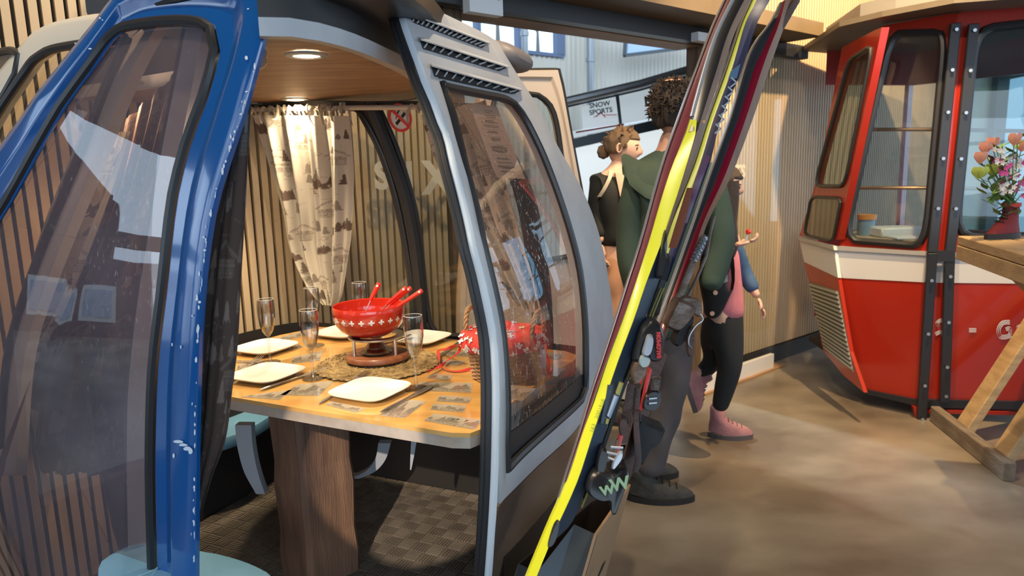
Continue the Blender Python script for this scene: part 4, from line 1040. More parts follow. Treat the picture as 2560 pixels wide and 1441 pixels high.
def hang_curtain(label, surf, L, R, amp, folds, ties=None, **k):
    mb, at_ = curtain('c', surf, L, R, amp, folds, label, **k)
    p0 = surf.px(*L[0]); r = root('window_curtain', label, 'curtain', tuple(p0), 0, 'printed curtains of the cabin')
    obj('cloth_panel', mb, k.get('m', m_toile), r, att=at_)
    if ties:
        mt = mat('tie_cloth', (.50, .44, .36), .85, col2=(.30, .24, .19), nscale=40); rt = random.Random(int(L[0][0]))
        for (x, y) in ties:
            for s in (-1, 1):
                p = surf.px(x, y, .02); T = MB(); q = [p+np.array([0, -.012, .006]), p+np.array([0, .004, .016])]
                for t in range(4): q.append(q[-1]+np.array([s*rt.uniform(.002, .012), -.006, -rt.uniform(.006, .022)]))
                P = cat([p+np.array([s*.004, -.016, -.004]), p+np.array([s*.016, -.02, .004+.01*rt.random()]), p+np.array([s*rt.uniform(.018, .034), -.02, -rt.uniform(.01, .03)]), p+np.array([s*rt.uniform(.012, .04), -.02, -rt.uniform(.035, .06)])], 12)
                rows = [[a_+np.array([-.004, 0, .003]), a_+np.array([.004, 0, -.003])] for a_ in P]; T.sheet(rows, .0012)
                obj('tie', T, mt, r)
            K = MB(); K.tube([p+np.array([0, .016*math.cos(a), .014*math.sin(a)]) for a in np.linspace(0, 2*PI, 12)[:-1]], .004, 6, closed=True); obj('tie_loop', K, mt, r)
    return r
SCu = SK.shift(-.10)
hang_curtain('printed alpine curtain hanging in the rear window behind the flutes and pot', SCu, [(631, 288), (665, 400), (702, 528), (723, 633), (771, 722), (815, 760)], [(871, 290), (876, 422), (871, 580), (861, 660), (850, 735), (838, 764)], .020, 4.2,
             ties=[(642, 276), (676, 275), (712, 274), (740, 274), (770, 273), (800, 272), (830, 272), (856, 271)])
hang_curtain('printed alpine curtain seen through the tinted side window', SCu.shift(-.02), [(1052, 288), (1078, 380), (1110, 465), (1150, 560), (1215, 660), (1290, 760)], [(1216, 250), (1250, 350), (1272, 450), (1300, 560), (1336, 680), (1362, 790)], .022, 3.6,
             ties=[(1046, 270)], u0=.35, v0=.3)
hang_curtain('printed alpine curtain seen through the glass of the blue door leaf', SB.shift(-.22), [(205, 330), (150, 480), (95, 640), (60, 800), (20, 960)], [(330, 330), (290, 470), (235, 620), (165, 780), (60, 960)], .02, 3.2, u0=.6, v0=.1)
hang_curtain('shaded curtain side, coloured dark, filling the view through the glass of the blue door leaf', SB.shift(-.27), [(318, 300), (282, 470), (225, 620), (150, 780), (70, 1000), (50, 1180)], [(478, 150), (440, 330), (408, 520), (384, 720), (360, 950), (345, 1180)], .018, 4.0, m=m_toileshade, u0=.3, v0=.2)
hang_curtain('printed curtain, its shaded back coloured dark, hanging behind the edge of the blue door leaf', SB.shift(-.055), [(616, 165), (585, 300), (548, 420), (520, 560), (500, 700), (486, 820), (478, 1000), (474, 1150), (476, 1290)],
             [(632, 150), (628, 230), (617, 400), (608, 560), (600, 700), (592, 860), (578, 980), (562, 1100), (530, 1190), (500, 1290)], .006, 1.6, m=m_toileshade, us=.55, u0=.1, hem=.13, v0=.05)
# rods
m_rod = mat('white_rod', (.62, .58, .50), .4)
rod = root('curtain_rod', 'white curtain rod across the rear windows of the cabin', 'curtain rod', tuple(SCu.px(620, 274, .02)))
obj('rod', MB().tube([SCu.px(590, 276, .02), SCu.px(740, 273, .02), SCu.px(860, 270, .02), SCu.px(1060, 268, .02)], .0085, 12), m_rod, rod)
obj('rod_holder', MB().tube([SCu.px(856, 256, .03), SCu.px(856, 282, .03)], .011, 10), m_rod, rod)
# no-smoking sticker on the rear pane
sc_ = SK.px(1001, 295, -.035); sa, sz_ = SK.hit(1001, 295, -.035)
st = root('no_smoking_sign', 'round red and white no smoking sticker on the rear window pane', 'sign', tuple(sc_))
rS = .047
def disk(r0, r1, d, n=40):
    m = MB(); m.grid([[SK.P(sa+r*math.cos(2*PI*k/n), sz_+r*math.sin(2*PI*k/n), d) for k in range(n)] for r in (r0, r1)], closed=True)
    return m
obj('sticker_disc', disk(.0, rS, -.036), m_cross, st, smooth=False)
obj('red_ring', disk(rS*.8, rS, -.038), m_redm, st, smooth=False)
b_ = MB()
def sp_(u, v, d): return SK.P(sa-u*rS, sz_+v*rS, d)
def seg(m, u0, v0, u1, v1, w_, d): m.bar(sp_(u0, v0, d), sp_(u1, v1, d), w_*rS, .001, SK.n); return m
m_ink = mat('black_ink', (.02, .02, .02), .5)
cg = MB(); seg(cg, -.42, -.42, .1, .0, .24, -.037); seg(cg, .18, .06, .48, .32, .24, -.037)
for o in (0, .12, .24): seg(cg, -.38+o*.6, -.1+o, -.30+o*.6, .15+o, .05, -.037); seg(cg, -.30+o*.6, .15+o, -.02+o*.4, .45+o*.5, .05, -.037)
obj('cigarette_symbol', cg, m_ink, st, smooth=False)
rb = MB(); seg(rb, -.62, .62, .62, -.62, .2, -.039); obj('red_bar', rb, m_redm, st, smooth=False)
# printed notice in the side window
nq = [(1173, 258), (1242, 266), (1313, 448), (1240, 444)]
def nP(u, v, d=-.018):
    a = np.array(nq[0])*(1-u)*(1-v)+np.array(nq[1])*u*(1-v)+np.array(nq[2])*u*v+np.array(nq[3])*(1-u)*v; return SR.px(a[0], a[1], d)
nt_ = root('printed_notice', 'printed paper notice taped inside the tinted side window', 'notice', tuple(nP(.5, 1)))
pmn = MB(); pmn.grid([[nP(u, v) for u in np.linspace(0, 1, 8)] for v in np.linspace(0, 1, 10)]); obj('paper_sheet', pmn, mat('paper', (.62, .50, .42), .8), nt_)
tx = MB(); rt = random.Random(4)
for v in (.075, .10, .14, .165, .21, .225, .24, .28, .3, .36, .375, .45, .465, .48, .56, .575, .59, .61, .625, .64, .72, .735, .78, .83, .845, .86, .90, .915):
    w_ = rt.uniform(.25, .62); c = .62 if v < .2 else .5
    tx.grid([[nP(u, vv, -.0165) for u in np.linspace(c-w_/2, c+w_/2, 6)] for vv in (v, v+.007)])
for v in (.19, .34, .43, .54, .69, .80, .945): tx.grid([[nP(u, vv, -.0165) for u in np.linspace(.12, .9, 6)] for vv in (v, v+.0025)])
obj('text_lines', tx, m_ink, nt_, smooth=False)
# ------------------------------------------------------------------ red cabin at the right
m_red = mat('red_lacquer', (.40, .024, .010), .28, coat=.3, col2=(.35, .020, .009), nscale=1.5)
m_wband = mat('white_band', (.66, .66, .68), .35)
m_rail = mat('bolted_dark_rail', (.035, .036, .042), .35, .3)
m_glr = mat_glass('blue_tint', (.58, .68, .74), 1.5, haze=.04, hazecol=(.3, .4, .5))
ZB = .956
V = [onz(1998, 597, ZB), onz(2085, 622, ZB), onz(2322, 637, ZB), onz(2322, 637, ZB)+np.array([.72, -.20, 0])]
gr = root('red_gondola', 'red faceted gondola cabin with a white waist band, held between dark bolted rails', 'gondola', (2.75, 4.6, 0))
def face(a, b):
    t = nrm(np.array([b[0]-a[0], b[1]-a[1], 0])); n = np.array([t[1], -t[0], 0]); 
    if np.dot(n, -a) < 0: n = -n
    return Surf(a[:2], n, .04, ZB)
FA, FB, FC = face(V[0], V[1]), face(V[1], V[2]), face(V[2], V[3])
def flat(surf, pts, m, nm, par, d=0., th=.02, smooth=False, lab=None):
    P = [surf.px(x, y, d) for x, y in pts]; return obj(nm, MB().prism(P, tuple(-surf.n*th)), m, par, smooth=smooth, label=lab)
def rr(pts, n=12, r=.16):
    """rounded-corner version of a px quad"""
    out = []; q = [np.array(p, float) for p in pts]; m = len(q)
    for i in range(m):
        a, b, c = q[i-1], q[i], q[(i+1) % m]; p0, p1 = b+(a-b)*r, b+(c-b)*r
        for k in range(n//4+2):
            t = k/(n//4+1); out.append((1-t)**2*p0+2*t*(1-t)*b+t*t*p1)
    return out
def resamp(lp, n=48): return cat(lp, n, closed=True, smooth=False)
def align(a, b):
    b = list(b); k = min(range(len(b)), key=lambda j: sum(np.linalg.norm(a[i]-b[(i+j) % len(b)]) for i in range(0, len(a), 6))); return b[k:]+b[:k]
def wface(surf, outer, holes_px, m, nm, sealr=.018, glass=None, glab=None):
    o = resamp(rr(outer, r=.004), 64); i_ = align(o, resamp(rr(holes_px, r=.14), 64))
    f = obj(nm, ringpanel(surf, o, i_, [(0, 0), (1, 0)], .04), m, gr, smooth=False)
    obj('window_seal', seal(surf, i_, sealr, .004), m_rub, f); obj('window_pane', pane(surf, i_, -.012, 3), glass or m_glr, f)
    return f
m_palegrey = mat('bare_alu', (.50, .50, .50), .4, .3)
fA = wface(FA, [(2105, 118), (2205, 66), (2095, 600), (1998, 590), (2040, 465)], [(2122, 150), (2182, 112), (2112, 466), (2036, 466)], m_red, 'side_wall', .012, mat_glass('green_tint', (.62, .62, .45), 1.6, haze=.08, hazecol=(.6, .6, .4)))
w_lo = resamp(rr([(2028, 492), (2104, 496), (2082, 604), (2010, 588)], r=.16), 40)
obj('lower_pane', pane(FA, w_lo, .006, 3), mat('smoked_pane', (.10, .09, .065), .12, coat=.5), fA); obj('lower_seal', seal(FA, w_lo, .010, .008), m_rub, fA)
fB = wface(FB, [(2205, 64), (2396, 30), (2388, 60), (2322, 632), (2092, 618)], [(2228, 84), (2362, 80), (2312, 616), (2112, 600)], m_red, 'front_wall', .020)
flat(FB, [(2085, 622), (2322, 637), (2322, 707), (2095, 695)], m_wband, 'waist_band', gr, .004)
flat(FA, [(1998, 597), (2085, 622), (2095, 695), (2010, 655)], m_wband, 'waist_band', gr, .004)
flat(FB, [(2083, 615), (2322, 630), (2322, 640), (2085, 626)], m_palegrey, 'waist_trim', gr, .018)
flat(FA, [(1996, 592), (2083, 615), (2085, 626), (1998, 601)], m_palegrey, 'waist_trim', gr, .018)
flat(FB, [(2095, 695), (2322, 707), (2318, 1022), (2160, 982), (2125, 880)], m_red, 'lower_panel', gr, 0)
flat(FA, [(2010, 655), (2095, 695), (2125, 880), (2160, 982), (2110, 940), (2058, 878), (2028, 720)], m_red, 'lower_panel', gr, 0)
g_ = flat(FA, [(2022, 705), (2092, 728), (2132, 930), (2062, 872)], mat('grille_backing', (.22, .21, .15), .5, .2), 'ventilation_grille', gr, .006, .01)
gm_ = MB()
for i in range(17):
    t = i/16; a = np.array([2024, 712])*(1-t)+np.array([2060, 868])*t; b = np.array([2092, 733])*(1-t)+np.array([2130, 922])*t; gm_.bar(FA.px(*a, .010), FA.px(*b, .010), .012, .010, FA.n)
obj('grille_slat', gm_, mat('grille_metal', (.50, .52, .48), .35, .6), g_, smooth=False)
fC = wface(FC, [(2396, 30), (2760, -20), (2760, 640), (2322, 637)], [(2440, 72), (2740, 40), (2740, 600), (2388, 594)], m_red, 'door_wall', .022, mat_glass('sky_reflection_tint', (.32, .60, .80), 1.6, haze=.05, hazecol=(.2, .5, .7)))  # mirrored sky in this window put into the blue tint and haze
flat(FC, [(2322, 637), (2760, 650), (2760, 712), (2322, 707)], m_wband, 'waist_band', gr, .004)
flat(FC, [(2322, 631), (2760, 642), (2760, 652), (2322, 641)], m_palegrey, 'waist_trim', gr, .018)
flat(FC, [(2322, 707), (2760, 712), (2760, 1030), (2318, 1020)], m_red, 'lower_panel', gr, 0)
flat(FB, [(2160, 974), (2320, 1006), (2320, 1022), (2166, 986)], m_rail, 'sill_rail', gr, .02, .03)
flat(FC, [(2318, 1000), (2760, 1010), (2760, 1030), (2318, 1020)], m_rail, 'sill_rail', gr, .02, .03)
flat(FC, [(2318, 1026), (2760, 1036), (2760, 1044), (2318, 1034)], m_red, 'sill_trim', gr, .03, .05)
for pts, nm in (([(2389, 58), (2330, 632), (2302, 1066)], 0), ([(2434, 60), (2374, 632), (2361, 1006)], 1)):
    P = [FC.px(x, y, .05) for x, y in pts]; r_ = MB()
    for a, b in zip(P, P[1:]): r_.bar(a, b, .05, .028, FC.n, .004)
    ro = obj('door_rail', r_, m_rail, gr, smooth=False); bo = MB()
    for t in (.03, .2, .38, .58, .8): q = P[0]*(1-t)+P[1]*t; bo.cyl(q+FC.n*.024, q+FC.n*.032, .009, 10)
    for t in (.15, .45, .75, .95): q = P[1]*(1-t)+P[2]*t; bo.cyl(q+FC.n*.024, q+FC.n*.032, .009, 10)
    obj('bolt', bo, m_steel, ro, kind='stuff')
obj('foot', MB().prism([FC.px(2283, 1018, .04), FC.px(2306, 1022, .04), FC.px(2300, 1062, .04), FC.px(2290, 1050, .04)], tuple(-FC.n*.06)), m_red, gr, smooth=False)
obj('cross_bar', MB().bar(FC.px(2340, 640, .05), FC.px(2385, 640, .05), .06, .03, FC.n), m_rail, gr, smooth=False)
# lettering in concentric-line style
def letter_lines(surf, strokes, w_, nm='lettering', k=3):
    mb = MB()
    for st_ in strokes:
        P = cat(st_, 22)
        for j in range(k):
            o = (j-(k-1)/2)*w_; Q = []
            for i, p in enumerate(P):
                d = nrm(P[min(i+1, 21)]-P[max(i-1, 0)]); Q.append(p+np.array([-d[1], d[0]])*o)
            rows = [[surf.px(q[0]-0, q[1]-w_*.32, .003), surf.px(q[0]+w_*.3, q[1]+w_*.32, .003)] for q in Q]; mb.grid(rows)
    return obj(nm, mb, m_wband, gr, smooth=False)
letter_lines(FC, [[(2524, 806), (2506, 808), (2496, 824), (2500, 842), (2518, 842), (2526, 838)]], 4.2)
letter_lines(FC, [[(2524, 838), (2524, 822), (2514, 824)]], 3.6)
letter_lines(FC, [[(2556, 815), (2544, 818), (2550, 828), (2554, 836), (2538, 840)]], 3)
letter_lines(FC, [[(2422, 826), (2440, 826)]], 4)
letter_lines(FC, [[(2354, 800), (2342, 808), (2348, 818), (2352, 828), (2338, 836)]], 3.4)
# roof
e4 = V[3]
rp_ = [onz(2006, 128, 2.25), onz(2098, 67, 2.25), onz(2205, 42, 2.25), onz(2385, 8, 2.25), onz(2385, 8, 2.25)+np.array([.85, -.22, 0]), np.array([4.0, 4.6, 2.25]), np.array([3.2, 5.7, 2.25])]
obj('roof', MB().prism(rp_, (0, 0, .03)), mat('roof_sheet', (.20, .165, .12), .5, col2=(.16, .13, .095), nscale=3), gr, smooth=False)
rc_ = np.mean(rp_, axis=0); obj('roof_upper', MB().prism([p*.82+rc_*.18+np.array([0, 0, .03]) for p in rp_], (0, 0, .10)), mat('roof_grey', (.30, .29, .27), .6), gr, smooth=False)
ba = [np.array([3.45, 4.0, 0]), np.array([3.55, 4.6, 0]), np.array([3.0, 5.3, 0]), V[0]+np.array([.25, .25, 0])]
bw = MB()
for a, b in ((ba[0], ba[1]), (ba[1], ba[2]), (ba[2], ba[3])):
    for z0, z1 in ((.35, .98), (2.02, 2.25)): bw.prism([np.array([a[0], a[1], z0]), np.array([b[0], b[1], z0]), np.array([b[0], b[1], z1]), np.array([a[0], a[1], z1])], (-.02, -.03, 0))
    bw.prism([np.array([a[0], a[1], .98]), np.array([a[0], a[1], 2.02]), np.array([a[0]-.06, a[1]-.05, 2.02]), np.array([a[0]-.06, a[1]-.05, .98])], (-.03, 0, 0))
obj('rear_wall', bw, m_red, gr, smooth=False)
obj('cabin_floor', MB().prism([np.array([p[0], p[1], .22]) for p in (V[0]+np.array([.1, 0, 0]), V[1]+np.array([.1, .1, 0]), V[2]+np.array([.05, .12, 0]), V[3]+np.array([-.1, .15, 0]), ba[1], ba[2])], (0, 0, .04)), m_black, gr, smooth=False)
m_copper = mat('copper_rod', (.55, .30, .18), .3, .7)
hr = MB()
for y in (324, 470): hr.tube([FB.px(2150, y, -.28), FB.px(2340, y, -.28), FC.px(2560, y+4, -.28)], .011, 8)
obj('hand_rail', hr, m_copper, gr)
shelf_z = 1.02
counter = [FB.px(2110, 600, -.10), FB.px(2320, 612, -.10), FB.px(2340, 590, -.62), FB.px(2120, 580, -.62)]
counter = [np.array([p[0], p[1], shelf_z]) for p in counter]
obj('inner_table', MB().prism(counter, (0, 0, -.03)), mat('light_wood', (.52, .40, .25), .5), gr, smooth=False)
ic = np.mean(counter, axis=0)
def inpt(u, v): return (counter[0]*(1-u)+counter[1]*u)*(1-v)+(counter[3]*(1-u)+counter[2]*u)*v
p = inpt(.25, .35); cpn_ = root('storage_jar', 'jar with an orange lid on the table inside the red cabin', 'jar', tuple(p))
obj('jar_body', MB().lathe([(0, 0), (.05, 0), (.052, .01), (.05, .10), (0, .10)], 20, p), mat('jar_blue', (.25, .38, .5), .3), cpn_)
obj('lid', MB().lathe([(0, .10), (.056, .10), (.056, .13), (0, .13)], 20, p), mat('orange_lid', (.85, .30, .04), .4), cpn_)
p = inpt(.62, .4); single('white_tray', MB().box(p+np.array([0, 0, .03]), (.28, .16, .06), None, .01), m_white, 'white box tray on the table inside the red cabin', 'tray')
p = inpt(.75, .15); single('paper_napkin', MB().box(p+np.array([0, 0, .008]), (.18, .12, .015), None, .004), m_white, 'white folded napkin at the window edge inside the red cabin', 'napkin')

# ------------------------------------------------------------------ plank table with flowers in a boot
m_plank = mat('rough_pine', (.46, .32, .17), .65, col2=(.34, .23, .12), nscale=4, stretch=(2, 2, 8), bump=.4, bscale=40)
m_plankg = mat('grey_pine', (.24, .19, .14), .75, col2=(.15, .12, .09), nscale=6, stretch=(5, 1, 5), bump=.5, bscale=50)
tz = 1.13
a0 = onz(2392, 590, tz); a1 = onz(2560, 638, tz); dd_ = nrm(a1-a0); inn = nrm(np.array([-dd_[1], dd_[0], 0])); inn = inn if inn[0] > 0 else -inn
pt = root('plank_table', 'rough timber bar table with crossed plank legs in front of the red gondola', 'table', (2.6, 3.1, 0))
for i in range(4):
    c = a0+inn*(.085+.17*i)+dd_*.55; obj('top_plank', MB().bar(a0+inn*(.085+.17*i)-dd_*0-np.array([0, 0, .02]), a0+inn*(.085+.17*i)+dd_*1.1-np.array([0, 0, .02]), .162, .04, (0, 0, 1), .004), m_plank, pt, smooth=False)
obj('edge_rail', MB().bar(a0+inn*.02-np.array([0, 0, .075]), a0+inn*.02+dd_*1.1-np.array([0, 0, .075]), .035, .065, (0, 0, 1), .003), m_plank, pt, smooth=False)
f0, f1 = onz(2335, 1053, 0), onz(2523, 1205, 0)
obj('foot_plank', MB().bar(f0+np.array([0, 0, .045]), f1+np.array([0, 0, .045]), .05, .09, (0, 0, 1), .004), m_plankg, pt, smooth=False)
fd = nrm(f1-f0)
def legp(t, ex): 
    b = f0*(1-t)+f1*t+np.array([.03, 0, .06]); return obj('leg', MB().bar(b, b+np.array(ex), .045, .12, fd, .004), m_plank, pt, smooth=False)
legp(.36, (.62, .12, .93)); legp(.84, (.62, .12, .93))
obj('brace', MB().bar(a0+dd_*.30+inn*.1-np.array([0, 0, .09]), a0+dd_*.30+inn*1.0-np.array([0, 0, 1.02]), .04, .11, dd_, .004), m_plank, pt, smooth=False)
# boot planter
bp = onz(2512, 596, tz); bt = root('boot_planter', 'red lace-up mountain boot used as a flower vase on the plank table', 'boot', tuple(bp))
m_boot = mat('red_suede', (.17, .012, .016), .75, bump=.3, bscale=60); m_sole = mat('black_sole', (.015, .014, .014), .6)
LF = nrm([-.95, -.3, 0]); sd = np.array([LF[1], -LF[0], 0])
rows = []; bs = .74
for (z, c, l, w_) in ((.03, .02, .125, .045), (.05, .02, .12, .045), (.07, .012, .105, .043), (.09, -.005, .082, .04), (.11, -.018, .062, .038), (.14, -.026, .05, .037), (.17, -.028, .048, .038), (.20, -.028, .050, .040), (.205, -.028, .042, .033)):
    rows.append([bp+bs*(LF*(c+l*math.cos(a))+sd*w_*math.sin(a)+np.array([0, 0, z-(.02*max(0, math.cos(a))**2 if z < .08 else 0)])) for a in np.linspace(0, 2*PI, 28)[:-1]])
obj('upper', MB().grid(rows, closed=True), m_boot, bt)
obj('sole', MB().prism([bp+bs*(LF*(.02+.135*math.cos(a))+sd*.05*math.sin(a)*(1-.1*math.cos(2*a))) for a in np.linspace(0, 2*PI, 28)[:-1]], (0, 0, .024)), m_sole, bt, smooth=False)
lc_ = MB()
for z in (.10, .12, .14, .16, .18): c = bp+bs*(LF*(.055 if z < .12 else .028)+np.array([0, 0, z])); lc_.tube([c-sd*.022, c+LF*.009+np.array([0, 0, .005]), c+sd*.022], .003, 6)
obj('lace', lc_, m_sole, bt)
obj('cuff', MB().lathe([(.030, .138), (.0385, .138), (.039, .153), (.031, .154), (.030, .138)], 24, bp-LF*.021, sy=.85), mat('red_cuff', (.5, .04, .04), .7), bt)
rf_ = random.Random(9)
fc = bp-LF*.021+np.array([0, 0, .148])
FL = {0: 'peach rose, upper one of the two at the left of the bouquet', 1: 'peach rose, lower one at the left above the lime bloom', 2: 'peach rose at the very top of the bouquet', 3: 'peach rose at the top right edge of the bouquet', 4: 'small peach rose beside the pale blossoms at the upper left',
      5: 'large lime green bloom at the far left of the bouquet', 6: 'smaller lime green bloom just right of the large lime one', 7: 'magenta spray, leftmost in the middle of the bouquet', 8: 'magenta spray in the middle, right beside the leftmost magenta one', 9: 'magenta spray directly below the middle pair of magenta sprays',
      10: 'lowest magenta spray, hanging over the boot', 11: 'magenta spray low at the right, above the lowest one', 12: 'magenta spray right of the bouquet centre, under the pale blossom', 13: 'magenta spray high at the right under the peach rose', 14: 'magenta spray at the right picture edge, mid height'}
def flower(i, c, kind):
    lab = FL[i] if i in FL else {'white': 'small pale blossom spray in the boot bouquet', 'leaf': 'dark green leafy sprig in the boot bouquet'}[kind]
    r = root('flower_stem', lab, 'flower', tuple(fc), 0, {'white': 'pale blossom sprays in the boot', 'leaf': 'leafy sprigs in the boot'}.get(kind, 'bright cut flowers in the boot'))
    mid = fc*.4+c*.6+np.array([rf_.uniform(-.01, .01), 0, -.01]); obj('stem', MB().tube(cat([fc-np.array([0, 0, .06]), fc*.8+c*.2, mid, c], 8), .002, 5), mat('stem_green', (.08, .16, .05), .6), r)
    h = MB()
    if kind in ('rose', 'green'):
        R_ = .021 if kind == 'rose' else .027
        for lay in range(3):
            for k in range(5):
                a = 2*PI*k/5+lay*.6; t = (1-lay*.3); base = c+np.array([0, 0, -.012]); o = np.array([math.cos(a), math.sin(a), 0])
                rows = [[base+o*R_*t*(.15+.85*math.sin(v*1.7))*1.0+np.cross(o, [0, 0, 1])*R_*t*.75*u*(math.sin(v*2.6)+.15)+np.array([0, 0, .045*v*(1.1-.1*lay)]) for u in (-1, -.4, .4, 1)] for v in (0, .25, .5, .75, 1)]
                h.sheet(rows, .0008)
        m_ = mat('peach_petal', (.80, .36, .24), .7) if kind == 'rose' else mat('lime_petal', (.50, .58, .10), .7)
    elif kind == 'leaf':
        for k in range(5):
            a = rf_.uniform(0, 6.28); b = c-np.array([0, 0, .02*k]); o = np.array([math.cos(a), math.sin(a)*.8, .5]); s_ = nrm(np.cross(o, [0, 0, 1])); h.sheet([[b+o*t*.06-s_*.013*math.sin(PI*min(t+.05, 1)), b+o*t*.06+np.array([0, 0, .002]), b+o*t*.06+s_*.013*math.sin(PI*min(t+.05, 1))] for t in np.linspace(0, 1, 5)], .0006)
        m_ = mat('leaf_green', (.07, .17, .05), .55, col2=(.14, .26, .07), nscale=40)
    else:
        for k in range(7):
            q = c+np.array([rf_.uniform(-.022, .022), rf_.uniform(-.02, .02), rf_.uniform(-.045, .02)])
            for j in range(5):
                a = 2*PI*j/5; o = np.array([math.cos(a), -.3, math.sin(a)]); s_ = np.array([-math.sin(a), 0, math.cos(a)]); h.sheet([[q+o*t*.013-s_*.005*math.sin(PI*t*.9+.2), q+o*t*.013+s_*.005*math.sin(PI*t*.9+.2)] for t in (0, .4, .8, 1)], .0006)
        m_ = mat('magenta_petal', (.62, .08, .28), .7) if kind == 'pink' else mat('pale_petal', (.78, .70, .62), .7)
    obj('bloom' if kind != 'leaf' else 'leaves', h, m_, r)
FY = fc[1]
for i, (x, y, k) in enumerate([(2462, 378, 'rose'), (2450, 402, 'rose'), (2535, 356, 'rose'), (2554, 372, 'rose'), (2480, 366, 'rose'), (2448, 440, 'green'), (2480, 432, 'green'),
        (2492, 404, 'pink'), (2508, 410, 'pink'), (2512, 430, 'pink'), (2530, 480, 'pink'), (2548, 465, 'pink'), (2535, 445, 'pink'), (2556, 400, 'pink'), (2560, 440, 'pink'),
        (2520, 455, 'white'), (2510, 475, 'white'), (2525, 395, 'white'), (2540, 415, 'white'), (2500, 385, 'white'), (2544, 386, 'white'),
        (2470, 450, 'leaf'), (2485, 462, 'leaf'), (2492, 480, 'leaf'), (2475, 410, 'leaf'), (2505, 365, 'leaf'), (2543, 348, 'leaf'), (2505, 490, 'leaf'), (2522, 500, 'leaf'), (2500, 440, 'leaf'), (2520, 420, 'leaf'), (2550, 490, 'leaf'), (2492, 376, 'leaf')]):
    flower(i, ony(x, y, FY+rf_.uniform(-.05, .05)), k)

# ------------------------------------------------------------------ cream door leaf standing beyond the near cabin
gd = root('gondola_door', 'cream curved gondola door leaf with a dark-sealed window behind the near cabin', 'door', tuple(ony(1330, 700, 3.0)*np.array([1, 1, 0])))
SD = Surf(ony(1400, 700, 3.0)[:2], nrm([.35, -.94, 0]), .10, .9)
do = loop4([[(1215, 176), (1300, 174), (1398, 173)], [(1398, 173), (1408, 215), (1428, 330), (1456, 480), (1480, 600), (1500, 760), (1500, 980)], [(1500, 980), (1300, 1000), (1150, 1000)], [(1150, 1000), (1150, 700), (1190, 300), (1215, 176)]], 20)
di = loop4([[(1240, 232), (1290, 232), (1345, 238)], [(1345, 238), (1375, 262), (1392, 310), (1405, 400), (1420, 520), (1430, 640)], [(1430, 640), (1300, 660), (1200, 650)], [(1200, 650), (1210, 400), (1240, 232)]], 20)
m_inner = mat('door_lining', (.62, .50, .40), .5)
dp = obj('door_panel', ringpanel(SD, do, di, [(0, -.02), (.06, 0), (.3, .0), (.38, -.015), (1, -.018)], .045), m_inner, gd, angle=50)
obj('door_edge', seal(SD, do, .006, -.03), m_rub, gd)
obj('window_seal', seal(SD, di, .012, -.018), m_rub, dp); obj('window_pane', pane(SD, di, -.02), m_rear, dp)
dpl = MB().box(ony(1330, 990, 3.05)*np.array([1, 1, 0])+np.array([0, 0, .28]), (.5, .05, .56)); obj('door_foot', dpl, m_inner, gd, smooth=False)
# ------------------------------------------------------------------ skis leaning in their rack
def sY(y, near=0.): return 1.24+(1441-y)/1441*.46+near
def band(L, R, near0, near1, th, m, nm, par, n=40):
    """long ski face: left and right px edges, each at its own depth"""
    A, B = cat(L, n), cat(R, n); rows = [[ony(a[0], a[1], sY(a[1], near0)), ony((a[0]+b[0])/2, (a[1]+b[1])/2, sY((a[1]+b[1])/2, (near0+near1)/2)-.0015), ony(b[0], b[1], sY(b[1], near1))] for a, b in zip(A, B)]
    R_ = np.array(rows); mb = MB(); mb.grid(rows); bk = [[q+np.array([0, th, 0]) for q in r] for r in rows]; mb.grid(bk)
    for e, g in ((rows[0], bk[0]), (rows[-1], bk[-1]), ([r[0] for r in rows], [r[0] for r in bk]), ([r[-1] for r in rows], [r[-1] for r in bk])): mb.grid([e, g])
    return obj(nm, mb, m, par)
def chunk(pts, near, th, m, nm, par, bev=.004):
    """moulded block: px outline extruded away from the camera with softened edges"""
    P = [ony(x, y, sY(y, near)) for x, y in cat(pts, max(20, len(pts)*3), closed=True)]; c = np.mean(P, axis=0); mb = MB()
    rows = [[c+(p-c)*.84 for p in P], [c+(p-c)*.95+np.array([0, bev*.5, 0]) for p in P], [p+np.array([0, bev*2, 0]) for p in P], [p+np.array([0, th, 0]) for p in P]]
    rows[0] = [q+np.array([0, -bev, 0]) for q in rows[0]]
    n = len(P); mb.grid(rows, closed=True); mb.f += [tuple(range(n))[::-1], tuple(3*n+i for i in range(n))]
    return obj(nm, mb, m, par)
def skiroot(lab, x, y, near=0.): return root('ski', lab, 'ski', tuple(ony(x, y, sY(y, near))), 0, 'old skis leaning in the rack')
m_dred = mat('dark_red_base', (.20, .025, .035), .4, col2=(.15, .02, .03), nscale=20, coat=.2)
m_edgeS = mat('steel_edge', (.55, .52, .50), .3, .8)
m_yel = mat('yellow_topsheet', (.78, .80, .03), .28, coat=.3)
m_slateS = mat('slate_topsheet', (.035, .055, .08), .4, col2=(.03, .046, .068), nscale=10)
m_blk = mat('black_plastic', (.012, .013, .016), .3); m_blkm = mat('black_matte', (.014, .014, .016), .7)
m_gold = mat('gold_line', (.42, .36, .08), .4)
m_navy = mat('navy_topsheet', (.03, .045, .13), .3, coat=.3, col2=(.04, .06, .17), nscale=8); m_lblue = mat('light_blue_print', (.12, .24, .38), .35)
m_lime = mat('lime_edge', (.52, .58, .07), .35); m_crim = mat('crimson_face', (.34, .008, .03), .3, coat=.3)
m_oak = mat('ski_wood', (.28, .13, .055), .5, col2=(.18, .08, .035), nscale=5, stretch=(3, 3, .6)); m_leather = mat('old_leather', (.115, .055, .04), .6, col2=(.06, .035, .03), nscale=12, bump=.3, bscale=80)
m_rust = mat('rusty_plate', (.22, .17, .145), .5, .5, col2=(.12, .075, .05), nscale=25, bump=.3, bscale=60); m_purp = mat('purple_print', (.16, .08, .17), .4, col2=(.25, .22, .28), nscale=14)
